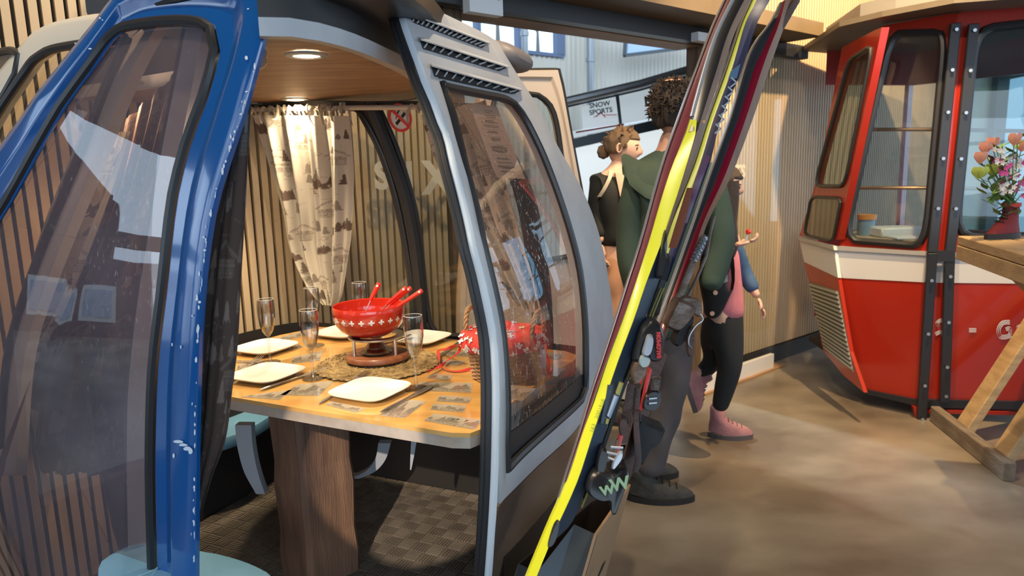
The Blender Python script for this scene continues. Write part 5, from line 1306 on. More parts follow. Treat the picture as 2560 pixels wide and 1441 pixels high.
m_silver = mat('silver_plastic', (.42, .46, .52), .3, .5)
# pair one: dark red ski with the yellow and slate one in front of it
s1 = skiroot('ski with a dark red face and steel edges, leftmost in the rack', 1470, 1050, .03)
redL = [(1842, -60), (1786, 60), (1744, 170), (1700, 290), (1655, 420), (1605, 600), (1573, 700), (1541, 800), (1508, 900), (1478, 990), (1452, 1080), (1420, 1180), (1340, 1441), (1290, 1600)]
redR = [(1856, -60), (1798, 60), (1760, 170), (1724, 300), (1676, 430), (1623, 600), (1591, 700), (1556, 800), (1518, 900), (1486, 990), (1457, 1080), (1424, 1180), (1343, 1441), (1293, 1600)]
band(redL, redR, .03, .022, .012, m_dred, 'ski_body', s1)
off = lambda P, dx: [(x+dx, y) for x, y in P]
band(off(redL, -3.5), redL, .028, .026, .012, m_edgeS, 'steel_edge', s1); band(redR, off(redR, 2.2), .020, .020, .010, m_edgeS, 'steel_edge', s1)
s2 = skiroot('ski with a bright yellow edge and slate top, crossing in front of the cabin', 1380, 1400)
yL = [(1726, 298), (1716, 330), (1672, 440), (1624, 600), (1592, 700), (1558, 800), (1521, 900), (1488, 1000), (1458, 1080), (1426, 1180), (1401, 1245), (1372, 1310), (1347, 1370), (1318, 1441), (1255, 1600)]
yR = [(1742, 302), (1740, 330), (1708, 440), (1656, 600), (1618, 700), (1584, 800), (1546, 900), (1512, 1000), (1484, 1080), (1452, 1180), (1426, 1245), (1396, 1310), (1371, 1370), (1342, 1441), (1280, 1600)]
band(yL, yR, .018, 0., .018, m_yel, 'topsheet', s2)
bL = [(1868, -60), (1802, 70), (1768, 170), (1735, 290)]; bR = [(1892, -60), (1826, 70), (1790, 180), (1752, 300)]
band(off(bL, -9), bL, .012, .010, .014, m_silver, 'silver_edge', s2)
band(bL+[(1722, 330)], bR+[(1745, 325)], .010, .0, .016, m_blk, 'shovel_section', s2)
band([(1752, 300), (1742, 330), (1709, 440), (1668, 560), (1657, 600)], [(1762, 310), (1752, 345), (1718, 440), (1678, 560), (1662, 600)], 0., .02, .012, m_oak, 'edge_strip', s2)
band([(1892, -60), (1826, 70), (1790, 180), (1752, 300)], [(1912, -60), (1842, 70), (1806, 180), (1764, 300)], 0.004, .02, .012, m_oak, 'edge_strip', s2)
sl_L = [(1664, 575), (1653, 610), (1619, 700), (1585, 800), (1547, 900), (1513, 1000), (1485, 1080), (1453, 1180), (1427, 1245), (1397, 1310), (1376, 1352)]
sl_R = [(1668, 576), (1666, 640), (1648, 700), (1612, 800), (1577, 900), (1545, 985), (1514, 1080), (1480, 1180), (1456, 1245), (1428, 1310), (1388, 1350)]
band(sl_L, sl_R, -.002, .022, .020, m_slateS, 'riser_plate', s2)
band([(1652, 700), (1616, 800), (1580, 900), (1550, 980), (1518, 1080), (1484, 1180), (1458, 1250)], [(1664, 700), (1628, 800), (1592, 900), (1560, 980), (1527, 1080), (1492, 1180), (1464, 1250)], .022, .03, .010, m_blkm, 'plate_side', s2)
for o in (4, 11): band(off([(1648, 720), (1616, 800), (1580, 900), (1562, 950)], o), off([(1648, 720), (1616, 800), (1580, 900), (1562, 950)], o+2.2), .021, .021, .003, m_gold, 'gold_line', s2)
band([(1503, 1130), (1484, 1190), (1452, 1270)], [(1507, 1130), (1488, 1190), (1456, 1270)], .021, .021, .003, m_gold, 'gold_line', s2)
chunk([(1664, 576), (1657, 600), (1650, 640), (1642, 690), (1652, 700), (1662, 668), (1665, 640), (1661, 610), (1668, 586)], -.010, .03, m_blk, 'binding_toe', s2)
band([(1520, 965), (1514, 1000), (1502, 1060)], [(1536, 960), (1534, 1010), (1520, 1060)], -.004, .004, .01, m_slateS, 'plate_cover', s2)
band([(1550, 958), (1540, 985)], [(1559, 960), (1549, 990)], -.004, .0, .01, m_gold, 'yellow_clip', s2); band([(1517, 1048), (1514, 1060)], [(1524, 1050), (1520, 1062)], -.004, .0, .01, m_gold, 'yellow_clip', s2)
band([(1536, 990), (1518, 1040)], [(1548, 992), (1526, 1048)], -.006, .0, .014, m_silver, 'slate_bar', s2)
chunk([(1376, 1340), (1388, 1310), (1400, 1300), (1396, 1330), (1384, 1362), (1368, 1372)], .0, .03, m_blk, 'tail_clip', s2)
nmb = text_mb('163   2001918', .030, .0003); pA, pB = ony(1478, 1095, sY(1095, -.002)), ony(1513, 1000, sY(1000, -.002))
obj('size_print', place(text_mb('163   2001918', .0125, .0003), ony(1482, 1082, sY(1082, .004))-np.array([0, .004, 0]), pB-pA, nrm(np.array([-.9, 0, .35]))), mat('print_olive', (.48, .50, .05), .5), s2, smooth=False)
# heel binding (black and silver)
chunk([(1618, 808), (1634, 800), (1652, 812), (1662, 838), (1663, 880), (1656, 902), (1640, 908), (1625, 900), (1628, 860), (1612, 838), (1598, 870), (1590, 905), (1584, 900), (1596, 850), (1606, 820)], -.012, .05, m_blk, 'heel_binding', s2)
chunk([(1620, 838), (1634, 842), (1632, 870), (1622, 892), (1606, 888), (1612, 862)], -.022, .03, m_silver, 'heel_lever', s2)
chunk([(1604, 890), (1626, 896), (1622, 914), (1606, 920), (1598, 908)], -.020, .03, mat('worn_green', (.36, .42, .42), .4, .4), 'heel_housing', s2)
chunk([(1592, 905), (1612, 912), (1618, 930), (1602, 955), (1588, 962), (1580, 940)], -.012, .03, m_rust, 'heel_plate', s2)
obj('lettering', place(text_mb('SALOMON', .0115, .0003, .0008), ony(1652, 896, sY(896, -.020)), nrm(np.array([-.02, 0, 1.])), np.array([-1., 0, 0])), m_redm, s2, smooth=False)
# toe binding at the bottom
chunk([(1492, 1172), (1500, 1130), (1512, 1122), (1520, 1140), (1512, 1178), (1500, 1190)], -.006, .03, m_blk, 'toe_arm', s2)
wb = chunk([(1478, 1190), (1496, 1180), (1530, 1186), (1560, 1175), (1575, 1190), (1566, 1225), (1552, 1262), (1540, 1292), (1530, 1288), (1528, 1255), (1505, 1256), (1482, 1248), (1466, 1232), (1470, 1210)], -.012, .06, m_blk, 'toe_binding', s2)
m_green = mat('pale_green_print', (.45, .62, .35), .4)
for (x, y, sz) in ((1504, 1240, .026), (1530, 1230, .036)): obj('lettering', place(text_mb('W', sz, .0004, .0012), ony(x, y, sY(y, -.020)), np.array([1., 0, .22]), np.array([-.2, 0, 1])), m_green, wb, smooth=False)
for (a, b) in (((1527, 1119), (1558, 1121)), ((1517, 1132), (1545, 1138)), ((1520, 1145), (1538, 1152))): obj('metal_pin', MB().cyl(ony(*a, sY(a[1], -.005)), ony(*b, sY(b[1], -.01)), .0028, 8), m_silver, s2)
chunk([(1548, 1132), (1558, 1130), (1554, 1148), (1536, 1172), (1530, 1176), (1534, 1156)], -.014, .008, m_silver, 'release_lever', s2)
# pair two
s3 = skiroot('ski with a lime edge and navy blue chevron top, middle of the rack', 1640, 760, .10)
gL = [(1902, -60), (1881, 0), (1855, 60), (1815, 180), (1772, 300), (1737, 410), (1678, 560), (1655, 640), (1640, 700)]
gR = [(1914, -60), (1893, 0), (1863, 60), (1828, 180), (1784, 300), (1751, 410), (1698, 560), (1666, 650), (1650, 705)]
nR = [(1950, -60), (1925, 0), (1892, 60), (1852, 180), (1802, 300), (1774, 410), (1720, 560), (1688, 650), (1668, 705)]
band(gL, gR, .12, .11, .014, m_lime, 'lime_edge', s3); band(off(gL, -4), gL, .118, .118, .014, mat('smoke_edge', (.08, .07, .06), .4), 'edge', s3); band(gR, nR, .108, .085, .016, m_navy, 'topsheet', s3)
band([(1828, 178), (1822, 196)], [(1851, 160), (1842, 196)], .084, .078, .004, m_lblue, 'blue_print', s3)
for t in np.linspace(0, 1, 6):
    c = np.array([1832, 206])*(1-t)+np.array([1793, 322])*t; s_ = .9+.1*t
    T = MB(); q = lambda dx, dy: ony(c[0]+dx, c[1]+dy, sY(c[1], .078)); T.bar(q(-4, -12), q(9, 0), .0035, .001, (0, -1, 0)); T.bar(q(9, 0), q(-6, 12), .0035, .001, (0, -1, 0)); obj('chevron', T, mat('chevron_grey', (.42, .46, .50), .4), s3, smooth=False)
band([(1765, 385), (1748, 430), (1722, 500), (1700, 558)], [(1776, 392), (1762, 430), (1738, 500), (1718, 558)], .082, .078, .003, m_purp, 'purple_print', s3)
band([(1718, 470), (1690, 560), (1672, 620)], [(1732, 470), (1712, 560), (1692, 620)], .083, .076, .003, mat('rust_print', (.22, .07, .04), .5), 'rust_print', s3)
chunk([(1662, 640), (1680, 640), (1676, 670), (1660, 720), (1648, 790), (1636, 790), (1644, 720), (1654, 670)], .07, .03, m_blkm, 'binding_plate', s3)
# pair three
s4 = skiroot('ski with a crimson face, grey edge and wooden back, rightmost in the rack', 1650, 830, .16)
cL = [(1956, 5), (1938, 42), (1921, 67), (1892, 104), (1867, 160), (1829, 292), (1776, 440), (1735, 560), (1685, 700), (1645, 810), (1620, 880), (1590, 960)]
cM = [(1957, 5), (1944, 45), (1930, 75), (1910, 120), (1886, 170), (1848, 292), (1794, 440), (1744, 560), (1693, 700), (1653, 810), (1628, 880), (1598, 960)]
cR = [(1964, -2), (1956, 30), (1946, 65), (1928, 110), (1906, 170), (1866, 292), (1812, 440), (1757, 560), (1711, 700), (1666, 812), (1640, 880), (1606, 960)]
cW = [(1985, 0), (1972, 30), (1958, 75), (1944, 112), (1924, 170), (1884, 292), (1828, 440), (1768, 560), (1723, 700), (1676, 815), (1650, 880), (1612, 960)]
band(off(cL, -4), cL, .158, .155, .012, m_edgeS, 'steel_edge', s4); band(cL, cM, .155, .15, .014, mat('charcoal_face', (.03, .032, .036), .4), 'sidewall', s4)
band(cM, cR, .15, .14, .014, m_crim, 'topsheet', s4); band(cR, cW, .14, .16, .012, m_oak, 'wooden_edge', s4)
band([(1992, -6), (1975, 14), (1958, 48), (1946, 72)], [(2001, 2), (1988, 24), (1972, 52), (1952, 86)], .15, .16, .010, m_leather, 'ski_tip', s4)
# spring cable, rusty toe iron and straps of the old binding
sp0, sp1 = ony(1764, 592, sY(592, .14)), ony(1733, 655, sY(655, .14)); coil = []
dd = nrm(sp1-sp0); xx_ = nrm(np.cross(dd, [0, 1, 0])); yy_ = np.cross(dd, xx_)
for i in range(160): a = i*.75; coil.append(sp0*(1-i/159)+sp1*(i/159)+(xx_*math.cos(a)+yy_*math.sin(a))*.0085)
obj('coil_spring', MB().tube(coil, .0016, 5), m_steel, s4)
obj('cable', MB().tube([ony(x, y, sY(y, .135)) for x, y in ((1786, 540), (1776, 580), (1766, 640), (1740, 700), (1716, 750), (1700, 770))], .0042, 8), m_rust, s4)
band([(1728, 650), (1708, 700), (1690, 745)], [(1745, 655), (1724, 705), (1705, 748)], .13, .13, .012, m_rust, 'cable_guide', s4)
ti = chunk([(1692, 756), (1704, 750), (1735, 766), (1742, 778), (1722, 808), (1698, 830), (1672, 822), (1665, 812), (1680, 780)], .10, .05, m_rust, 'toe_iron', s4)
chunk([(1708, 742), (1745, 748), (1758, 770), (1752, 795), (1735, 785), (1722, 762), (1700, 756)], .12, .04, m_rust, 'toe_clamp', s4)
chunk([(1712, 800), (1736, 790), (1728, 830), (1708, 862), (1690, 868), (1684, 850)], .11, .03, m_blkm, 'heel_pad', s4)
chunk([(1722, 820), (1734, 815), (1736, 860), (1728, 893), (1720, 890), (1716, 850)], .10, .008, m_leather, 'strap_end', s4)
obj('wire_loop', MB().tube([ony(x, y, sY(y, .09)) for x, y in cat([(1750, 785), (1758, 800), (1740, 815), (1724, 840), (1722, 862), (1730, 870)], 20)], .0016, 6), m_steel, s4)
# wooden ski further back with leather straps
s5 = skiroot('old brown wooden ski with leather straps and buckles, low between the other skis', 1560, 1150, .12)
band([(1640, 880), (1608, 960), (1582, 1060), (1560, 1150), (1545, 1200), (1532, 1225)], [(1668, 890), (1640, 970), (1614, 1070), (1590, 1160), (1572, 1205), (1556, 1240)], .10, .13, .016, m_leather, 'ski_body', s5)
band([(1622, 920), (1612, 960), (1598, 1030)], [(1630, 925), (1622, 962), (1602, 1036)], .085, .085, .004, m_redm, 'red_arrow', s5)
band([(1570, 960), (1556, 1040), (1548, 1110)], [(1590, 965), (1578, 1040), (1568, 1110)], .06, .06, .005, m_leather, 'leather_strap', s5)
band([(1590, 970), (1584, 1060), (1588, 1150), (1582, 1180)], [(1602, 975), (1598, 1060), (1604, 1150), (1594, 1182)], .055, .055, .005, m_leather, 'leather_strap', s5)
band([(1550, 1080), (1534, 1140)], [(1560, 1085), (1546, 1140)], .058, .058, .005, m_redm, 'red_edge', s5); band([(1542, 1100), (1520, 1170)], [(1556, 1100), (1534, 1170)], .056, .06, .006, m_oak, 'wood_strip', s5)
for (x, y) in ((1562, 1048), (1590, 1040)):
    c = ony(x, y, sY(y, .05)); obj('buckle', MB().tube([c+np.array([dx*.010, 0, dz*.011]) for dx, dz in ((-1, -1), (1, -1), (1, 1), (-1, 1))], .0018, 6, closed=True), m_rust, s5)
chunk([(1548, 1050), (1566, 1046), (1568, 1086), (1552, 1090)], .05, .014, m_leather, 'strap_keeper', s5)
chunk([(1600, 1045), (1622, 1060), (1662, 1075), (1665, 1080), (1650, 1112), (1626, 1128), (1606, 1168), (1598, 1160), (1600, 1130), (1590, 1110), (1594, 1070)], .07, .05, m_blkm, 'heel_binding', s5)
chunk([(1616, 985), (1640, 975), (1655, 990), (1648, 1020), (1630, 1030), (1606, 1020)], .08, .05, m_blk, 'toe_binding', s5)
for y in (998, 1010): obj('metal_pin', MB().cyl(ony(1622, y, sY(y, .07)), ony(1642, y-2, sY(y, .07)), .0030, 8), m_steel, s5)
sp0, sp1 = ony(1640, 945, sY(945, .09)), ony(1632, 990, sY(990, .09)); coil = []
for i in range(90): a = i*.8; coil.append(sp0*(1-i/89)+sp1*(i/89)+np.array([math.cos(a)*.010, math.sin(a)*.010, 0]))
obj('coil_spring', MB().tube(coil, .0018, 5), m_rust, s5)
# rack
m_sheet = mat('dark_sheet_metal', (.045, .06, .075), .4, .4, col2=(.035, .045, .055), nscale=8); m_tan = mat('brown_panel', (.34, .21, .115), .5, col2=(.29, .175, .095), nscale=2)
rk = root('ski_rack', 'leaning dark metal ski rack with a brown side panel', 'ski rack', (.25, 1.5, 0))
def q(x, y, Y): return ony(x, y, Y)
dn = nrm(q(1512, 1441, 1.60)-q(1575, 1212, 1.72))
def slab(a, b, th, m, nm, Lz=None):
    L = lambda p: dn*((p[2]-.0)/(-dn[2])); 
    P = [a, b, b+L(b), a+L(a)]; n = nrm(np.cross(b-a, dn)); return obj(nm, MB().prism(P, tuple(n*th)), m, rk, smooth=False)
A_, B_, C_, D_ = q(1436, 1312, 1.40), q(1492, 1338, 1.36), q(1577, 1212, 1.74), q(1480, 1256, 1.66)
D2 = q(1298, 1411, 1.42); D3 = q(1320, 1421, 1.38)
fpn = slab(A_, B_, .003, m_sheet, 'front_plate')
slab(D_, C_, .003, m_blkm, 'rear_plate'); slab(B_, C_, .006, m_tan, 'side_panel')
slab(q(1340, 1436, 1.34), A_, .003, m_sheet, 'divider_plate'); slab(D2, D3, .003, m_sheet, 'front_plate'); slab(D2, D_, .003, m_blkm, 'inner_plate')
c = q(1427, 1368, 1.392); obj('screw_washer', MB().lathe([(.004, .0), (.0075, .0012), (.010, .0005), (.010, 0)], 20).box((0, 0, .002), (.006, .006, .004)), m_silver, rk)
for ob in [o for o in rk.children if o.name.startswith('screw_washer')]:
    ob.matrix_local = Matrix.Translation(Vector(c-np.array([.25, 1.5, 0]))-Vector((0, .01, 0))) @ Matrix.Rotation(math.radians(72), 4, 'X') @ Matrix.Translation(-ob.data.vertices[0].co*0)
slot = MB().prism([q(1514, 1404, 1.38), q(1508, 1420, 1.375), q(1490, 1460, 1.36), q(1480, 1480, 1.355), q(1496, 1440, 1.362), q(1506, 1415, 1.37)], (0, .004, 0)); obj('grip_slot', slot, m_blkm, rk, smooth=False)
# ------------------------------------------------------------------ people
def skin(name, nodes, edges, m, parent, sub=2, label=None, rootn=0, stretch=None):
    """one continuous tapering surface grown on a joint skeleton; nodes = {key: (pos, rx, ry)}"""
    keys = list(nodes); me = bpy.data.meshes.new(name); me.from_pydata([tuple(nodes[k][0]) for k in keys], [(keys.index(a), keys.index(b)) for a, b in edges], [])
    o = bpy.data.objects.new(name, me); COL.objects.link(o); md = o.modifiers.new('s', 'SKIN'); md.use_smooth_shade = True
    for i, k in enumerate(keys):
        sv = me.skin_vertices[0].data[i]; sv.radius = (nodes[k][1], nodes[k][2] if len(nodes[k]) > 2 else nodes[k][1]); sv.use_root = (i == rootn)
    ms = o.modifiers.new('u', 'SUBSURF'); ms.levels = sub; ms.render_levels = sub
    bpy.context.view_layer.update(); ev = o.evaluated_get(bpy.context.evaluated_depsgraph_get()); m2 = bpy.data.meshes.new_from_object(ev)
    mb = MB(); mb.add([tuple(v.co) for v in m2.vertices], [tuple(p.vertices) for p in m2.polygons])
    bpy.data.objects.remove(o); bpy.data.meshes.remove(me); bpy.data.meshes.remove(m2)
    return obj(name, mb, m, parent, label=label, angle=180) if parent is not None or name else mb
def wrinkle(mb_obj, amp, sc, seed=0):
    import mathutils
    for v in mb_obj.data.vertices:
        n = mathutils.noise.noise(Vector((v.co.x*sc, v.co.y*sc, v.co.z*sc*.5))+Vector((seed, 0, 0))); v.co += v.normal*n*amp
m_skin = mat('skin', (.62, .34, .23), .55, col2=(.56, .29, .20), nscale=14); m_skin2 = mat('skin_fair', (.66, .42, .32), .55, col2=(.62, .37, .28), nscale=14)
m_hair = mat('dark_brown_hair', (.026, .016, .012), .6, col2=(.055, .034, .022), nscale=30, stretch=(6, 6, 1), bump=.5, bscale=120)
m_hair2 = mat('light_brown_hair', (.16, .10, .055), .55, col2=(.10, .06, .035), nscale=30, stretch=(5, 5, 1), bump=.5, bscale=120)
m_hood = mat('green_hoodie', (.055, .085, .058), .85, col2=(.045, .07, .048), nscale=6, bump=.15, bscale=150)
m_trs = mat('grey_trousers', (.085, .075, .078), .85, col2=(.07, .06, .063), nscale=8, bump=.12, bscale=120)
m_bk = mat('black_knit', (.012, .014, .016), .8, bump=.1, bscale=80); m_shoe = mat('dark_hiking', (.035, .033, .028), .7, col2=(.055, .05, .04), nscale=30, bump=.3, bscale=80)

def head_mb(c, r, fwd, upv=(0, 0, 1)):
    """sculpted head: cranium, jaw, nose, eye sockets, ears"""
    c = np.array(c, float); f = nrm(fwd); u = nrm(np.array(upv, float)-f*np.dot(upv, f)); s = np.cross(f, u); mb = MB(); rows = []; N, M_ = 32, 26
    for i in range(M_+1):
        th = PI*i/M_; row = []
        for k in range(N):
            ph = 2*PI*k/N; x = math.sin(th)*math.sin(ph); y = math.sin(th)*math.cos(ph); z = math.cos(th)
            fx = x*.78; fy = y*(.98 if y > 0 else .95); fz = z*1.0
            if z < 0: fx *= 1-.30*(-z)**1.3; fy = fy*(1-.12*(-z)) if y > 0 else fy*(1-.38*(-z)); fz = z*1.18
            if y > .2:
                nose = math.exp(-((x/.13)**2))*math.exp(-(((z+.18)/.20)**2)); fy += .24*nose
                eye = math.exp(-(((abs(x)-.34)/.16)**2))*math.exp(-(((z-.0)/.12)**2)); fy -= .09*eye
                lip = math.exp(-((x/.26)**2))*math.exp(-(((z+.58)/.07)**2)); fy += .06*lip
                chin = math.exp(-((x/.3)**2))*math.exp(-(((z+.9)/.15)**2)); fy += .10*chin
                brow = math.exp(-((x/.6)**2))*math.exp(-(((z-.16)/.07)**2)); fy += .035*brow
            row.append(c+r*(s*fx+f*fy+u*fz))
        rows.append(row)
    mb.grid(rows, closed=True)
    for sg in (-1, 1):
        e = c+r*(s*sg*.79-f*.05-u*.08); ear = []
        for k in range(10): a = 2*PI*k/10; ear.append(e+r*(f*(-.05+.14*math.cos(a))+u*.24*math.sin(a)+s*sg*(.03+.10*max(0, -math.cos(a)))))
        mb.tube(ear, r*.05, 6, closed=True); mb.add([e]+ear, [(0, 1+k, 1+(k+1) % 10) for k in range(10)])
    return mb, (c, r, f, u, s)
def face_bits(fr, par, hairm):
    c, r, f, u, s = fr
    for sg in (-1, 1):
        e = c+r*(s*sg*.34+f*.80+u*.0); obj('eye', MB().lathe([(0, -r*.10), (r*.07, -r*.07), (r*.10, 0), (r*.07, r*.07), (0, r*.10)], 10, e), mat('eye_dark', (.04, .025, .02), .2), par)
        obj('eyebrow', MB().tube([c+r*(s*sg*.18+f*.90+u*.15), c+r*(s*sg*.36+f*.86+u*.2), c+r*(s*sg*.52+f*.74+u*.15)], r*.03, 5), hairm, par)
    obj('lips', MB().tube([c+r*(s*-.2+f*.83-u*.62), c+r*(f*.92-u*.60), c+r*(s*.2+f*.83-u*.62)], r*.035, 6), mat('lips', (.5, .2, .17), .5), par)
def hair_mb(fr, k=1.07, front=.35, low=-.5, amp=.03, seed=1, extra=None):
    """cap of hair following the skull, with a lumpy outline"""
    c, r, f, u, s = fr; rn = random.Random(seed); mb = MB(); rows = []; N, M_ = 40, 20; import mathutils
    for i in range(M_+1):
        row = []
        for q_ in range(N):
            ph = 2*PI*q_/N; cf = math.cos(ph); lim = math.acos(max(-1, min(1, (front if cf > .45 else (low if cf < -.1 else low+(front-low)*(cf+.1)/.55))))); th = lim*i/M_
            x = math.sin(th)*math.sin(ph); y = math.sin(th)*math.cos(ph); z = math.cos(th)
            d = k+amp*mathutils.noise.noise(Vector((x*4+seed, y*4, z*4)))*2+(.02*math.sin(ph*11+th*6)) - (.07 if i == M_ else 0)
            row.append(c+r*d*(s*x*.80+f*y*.97+u*z*(1.02 if z > 0 else 1.1)))
        rows.append(row)
    mb.grid(rows, closed=True); return mb
def tufts(fr, mb, n, L, seed, cond=lambda x, y, z: z > .1, th=.012):
    c, r, f, u, s = fr; rn = random.Random(seed)
    for _ in range(n):
        z = rn.uniform(-.5, 1); a = rn.uniform(0, 2*PI); q_ = math.sqrt(max(0, 1-z*z)); x, y = q_*math.sin(a), q_*math.cos(a)
        if not cond(x, y, z): continue
        d = s*x*.8+f*y*.97+u*z; p = c+r*d*1.03; t = nrm(d+np.array([rn.uniform(-.8, .8), rn.uniform(-.8, .8), rn.uniform(-.2, .9)])); t2 = nrm(t+np.array([rn.uniform(-.8, .8), rn.uniform(-.5, .5), rn.uniform(-.6, .3)]))
        mb.tube([p, p+t*L*.5, p+t*L*.5+t2*L*.5], [th, th*.7, th*.2], 5)
def hand(w, d, palm_n, par_nodes=None, scale=1., curl=.6, side=1, m=None, par=None, spread=.12, name='hand'):
    """palm, thumb and four bent fingers from wrist w along d"""
    w = np.array(w, float); d = nrm(d); n = nrm(np.array(palm_n, float)-d*np.dot(palm_n, d)); s = np.cross(d, n)*side; S = scale; N_ = {}; E_ = []
    N_['w'] = (w, .026*S, .018*S); N_['p'] = (w+d*.045*S, .036*S, .014*S); N_['k'] = (w+d*.085*S, .038*S, .012*S); E_ += [('w', 'p'), ('p', 'k')]
    o = skin(name, N_, E_, m, par)
    for i, (off_, L) in enumerate(((-.030, .070), (-.010, .078), (.011, .072), (.030, .058))):
        b = w+d*.080*S+s*off_*S; q1 = b+(d+s*off_*spread*20*.1)*L*.45*S; dd_2 = nrm(d*math.cos(curl)+n*math.sin(curl)); q2 = q1+dd_2*L*.32*S; dd3 = nrm(d*math.cos(curl*1.9)+n*math.sin(curl*1.9)); q3 = q2+dd3*L*.25*S
        skin('finger', {'a': (b, .0085*S), 'b': (q1, .0082*S), 'c': (q2, .0074*S), 'd': (q3, .0062*S)}, [('a', 'b'), ('b', 'c'), ('c', 'd')], m, o, 1)
    t0 = w+d*.025*S-s*.028*S; t1 = t0+nrm(d*.7-s*.8+n*.3)*.035*S; t2 = t1+nrm(d*.95-s*.3+n*.5)*.03*S
    skin('thumb', {'a': (t0, .011*S), 'b': (t1, .0095*S), 'c': (t2, .0078*S)}, [('a', 'b'), ('b', 'c')], m, o, 1)
    return o
def shoe(ankle, fwd, m_up, m_so, par, L=.29, H=.12, toe_drop=0., w_=.05, tag_='shoe', pitch=0.):
    """ankle boot: sole, upper with toe cap and collar; ankle = centre of the heel on the ground"""
    f = nrm(fwd); up_ = np.array([0, 0, 1.]); 
    s = nrm(np.cross(f, up_)); u = np.cross(s, f); a = np.array(ankle, float); rows = []
    for (z, cx_, l, ww) in ((.022, .085, .5*L, w_), (.04, .083, .49*L, w_*.98), (.06, .070, .44*L, w_*.92), (.078, .045, .34*L, w_*.86), (.095, .018, .24*L, w_*.80), (.115, .0, .18*L, w_*.78), (H+.02, -.004, .165*L, w_*.80), (H+.03, -.004, .14*L, w_*.66)):
        rows.append([a+f*(cx_*L/.29+l*math.cos(q_)-(.0))+s*ww*math.sin(q_)*(1-.12*math.cos(q_)**2)+u*(z+(.012*max(0, -math.cos(q_)) if z < .1 else 0)) for q_ in np.linspace(0, 2*PI, 30)[:-1]])
    sh_ = obj(tag_, MB().grid(rows, closed=True), m_up, par)
    so_ = MB(); so_.prism([a+f*(.085*L/.29+.515*L*math.cos(q_))+s*(w_+.004)*math.sin(q_)*(1-.12*math.cos(2*q_)) for q_ in np.linspace(0, 2*PI, 30)[:-1]], tuple(u*.026)); obj('sole', so_, m_so, sh_, smooth=False)
    lc2 = MB()
    for x_, z_ in ((.155, .078), (.125, .088), (.095, .100), (.070, .115)): c = a+f*x_*L/.29+u*z_*(1 if L > .26 else .95); lc2.tube([c-s*w_*.55-u*.008, c+u*.003, c+s*w_*.55-u*.008], .0032, 5)
    obj('lace', lc2, m_so, sh_); return sh_
J = ony
# man in the green hoodie
man = root('person', 'man in a dark green hoodie and grey trousers, back turned, standing behind the skis', 'person', (.66, 2.98, 0))
Ym = 3.0
hc = J(1684, 268, Ym); hf = nrm([.15, .98, -.05])
hm, fr = head_mb(hc, .108, hf)
def man_nodes(g=0.):
    return {'pel': (J(1652, 800, Ym), .12+g, .10+g), 'wai': (J(1650, 690, Ym), .135+g, .10+g), 'che': (J(1655, 540, Ym), .165+g, .115+g), 'nec0': (J(1672, 425, Ym), .10+g, .075+g)}
B_n = dict(man_nodes(-.02)); B_n.update({'nk': (J(1684, 365, Ym), .062, .062), 'nk2': (J(1684, 318, Ym), .058, .06),
    'sl': (J(1590, 450, Ym), .06), 'el': (J(1572, 610, Ym-.03), .045), 'wl': (J(1592, 745, Ym-.12), .030), 'sr': (J(1765, 450, Ym), .06), 'er': (J(1800, 600, Ym), .045), 'wr': (J(1770, 720, Ym-.05), .030),
    'hl': (J(1615, 850, Ym+.04), .085), 'kl': (J(1618, 1000, Ym+.08), .06), 'al': (J(1600, 1160, Ym+.10), .04), 'hr': (J(1690, 855, Ym-.02), .085), 'kr': (J(1668, 1000, Ym-.03), .06), 'ar': (J(1622, 1190, Ym-.06), .04)})
E_m = [('pel', 'wai'), ('wai', 'che'), ('che', 'nec0'), ('nec0', 'nk'), ('nk', 'nk2'), ('nec0', 'sl'), ('sl', 'el'), ('el', 'wl'), ('nec0', 'sr'), ('sr', 'er'), ('er', 'wr'), ('pel', 'hl'), ('hl', 'kl'), ('kl', 'al'), ('pel', 'hr'), ('hr', 'kr'), ('kr', 'ar')]
bodym = skin('body', B_n, E_m, m_skin, man)
obj('head', hm, m_skin, man, angle=180); face_bits(fr, man, m_hair)
hh = hair_mb(fr, 1.10, .15, -.72, .07, 3); tufts(fr, hh, 700, .034, 5, lambda x, y, z: z > -.3 and not (z > .80 and y < .2 and abs(x) < .5), .0055); obj('hair', hh, m_hair, man)
obj('bald_spot', MB().lathe([(0, .0), (.030, -.002), (.040, -.008)], 20, hc+np.array([-.012, -.042, .108])), m_skin, man)
H_n = {'bot': (J(1650, 850, Ym), .155, .13), 'pel': (J(1650, 775, Ym), .168, .138), 'wai': (J(1650, 680, Ym), .165, .125), 'che': (J(1656, 545, Ym), .185, .135), 'nec0': (J(1668, 430, Ym), .125, .095), 'col': (J(1680, 382, Ym+.01), .085, .075),
       'sl': (J(1592, 446, Ym), .080), 'el': (J(1572, 610, Ym-.03), .066), 'wl': (J(1590, 750, Ym-.12), .048), 'sr': (J(1768, 446, Ym), .080), 'er': (J(1802, 600, Ym), .066), 'wr': (J(1774, 730, Ym-.05), .048)}
hoodie = skin('hoodie', H_n, [('bot', 'pel'), ('pel', 'wai'), ('wai', 'che'), ('che', 'nec0'), ('nec0', 'col'), ('nec0', 'sl'), ('sl', 'el'), ('el', 'wl'), ('nec0', 'sr'), ('sr', 'er'), ('er', 'wr')], m_hood, man, 3); wrinkle(hoodie, .016, 9, 2)
hd_ = MB(); rows = []
for i in range(15):
    a = PI*(i/14)*1.0+PI; cx_, cz = math.cos(a), math.sin(a)
    c = J(1652, 432, Ym-.09)+np.array([.125*cx_, .07-.10*abs(cz), .085*(1+cz)-.035]); 
    rows.append([c+np.array([.046*math.cos(b)*(.5+.8*abs(cz)), .045*math.sin(b), .052*math.sin(b)*(.5+abs(cz))]) for b in np.linspace(0, 2*PI, 14)[:-1]])
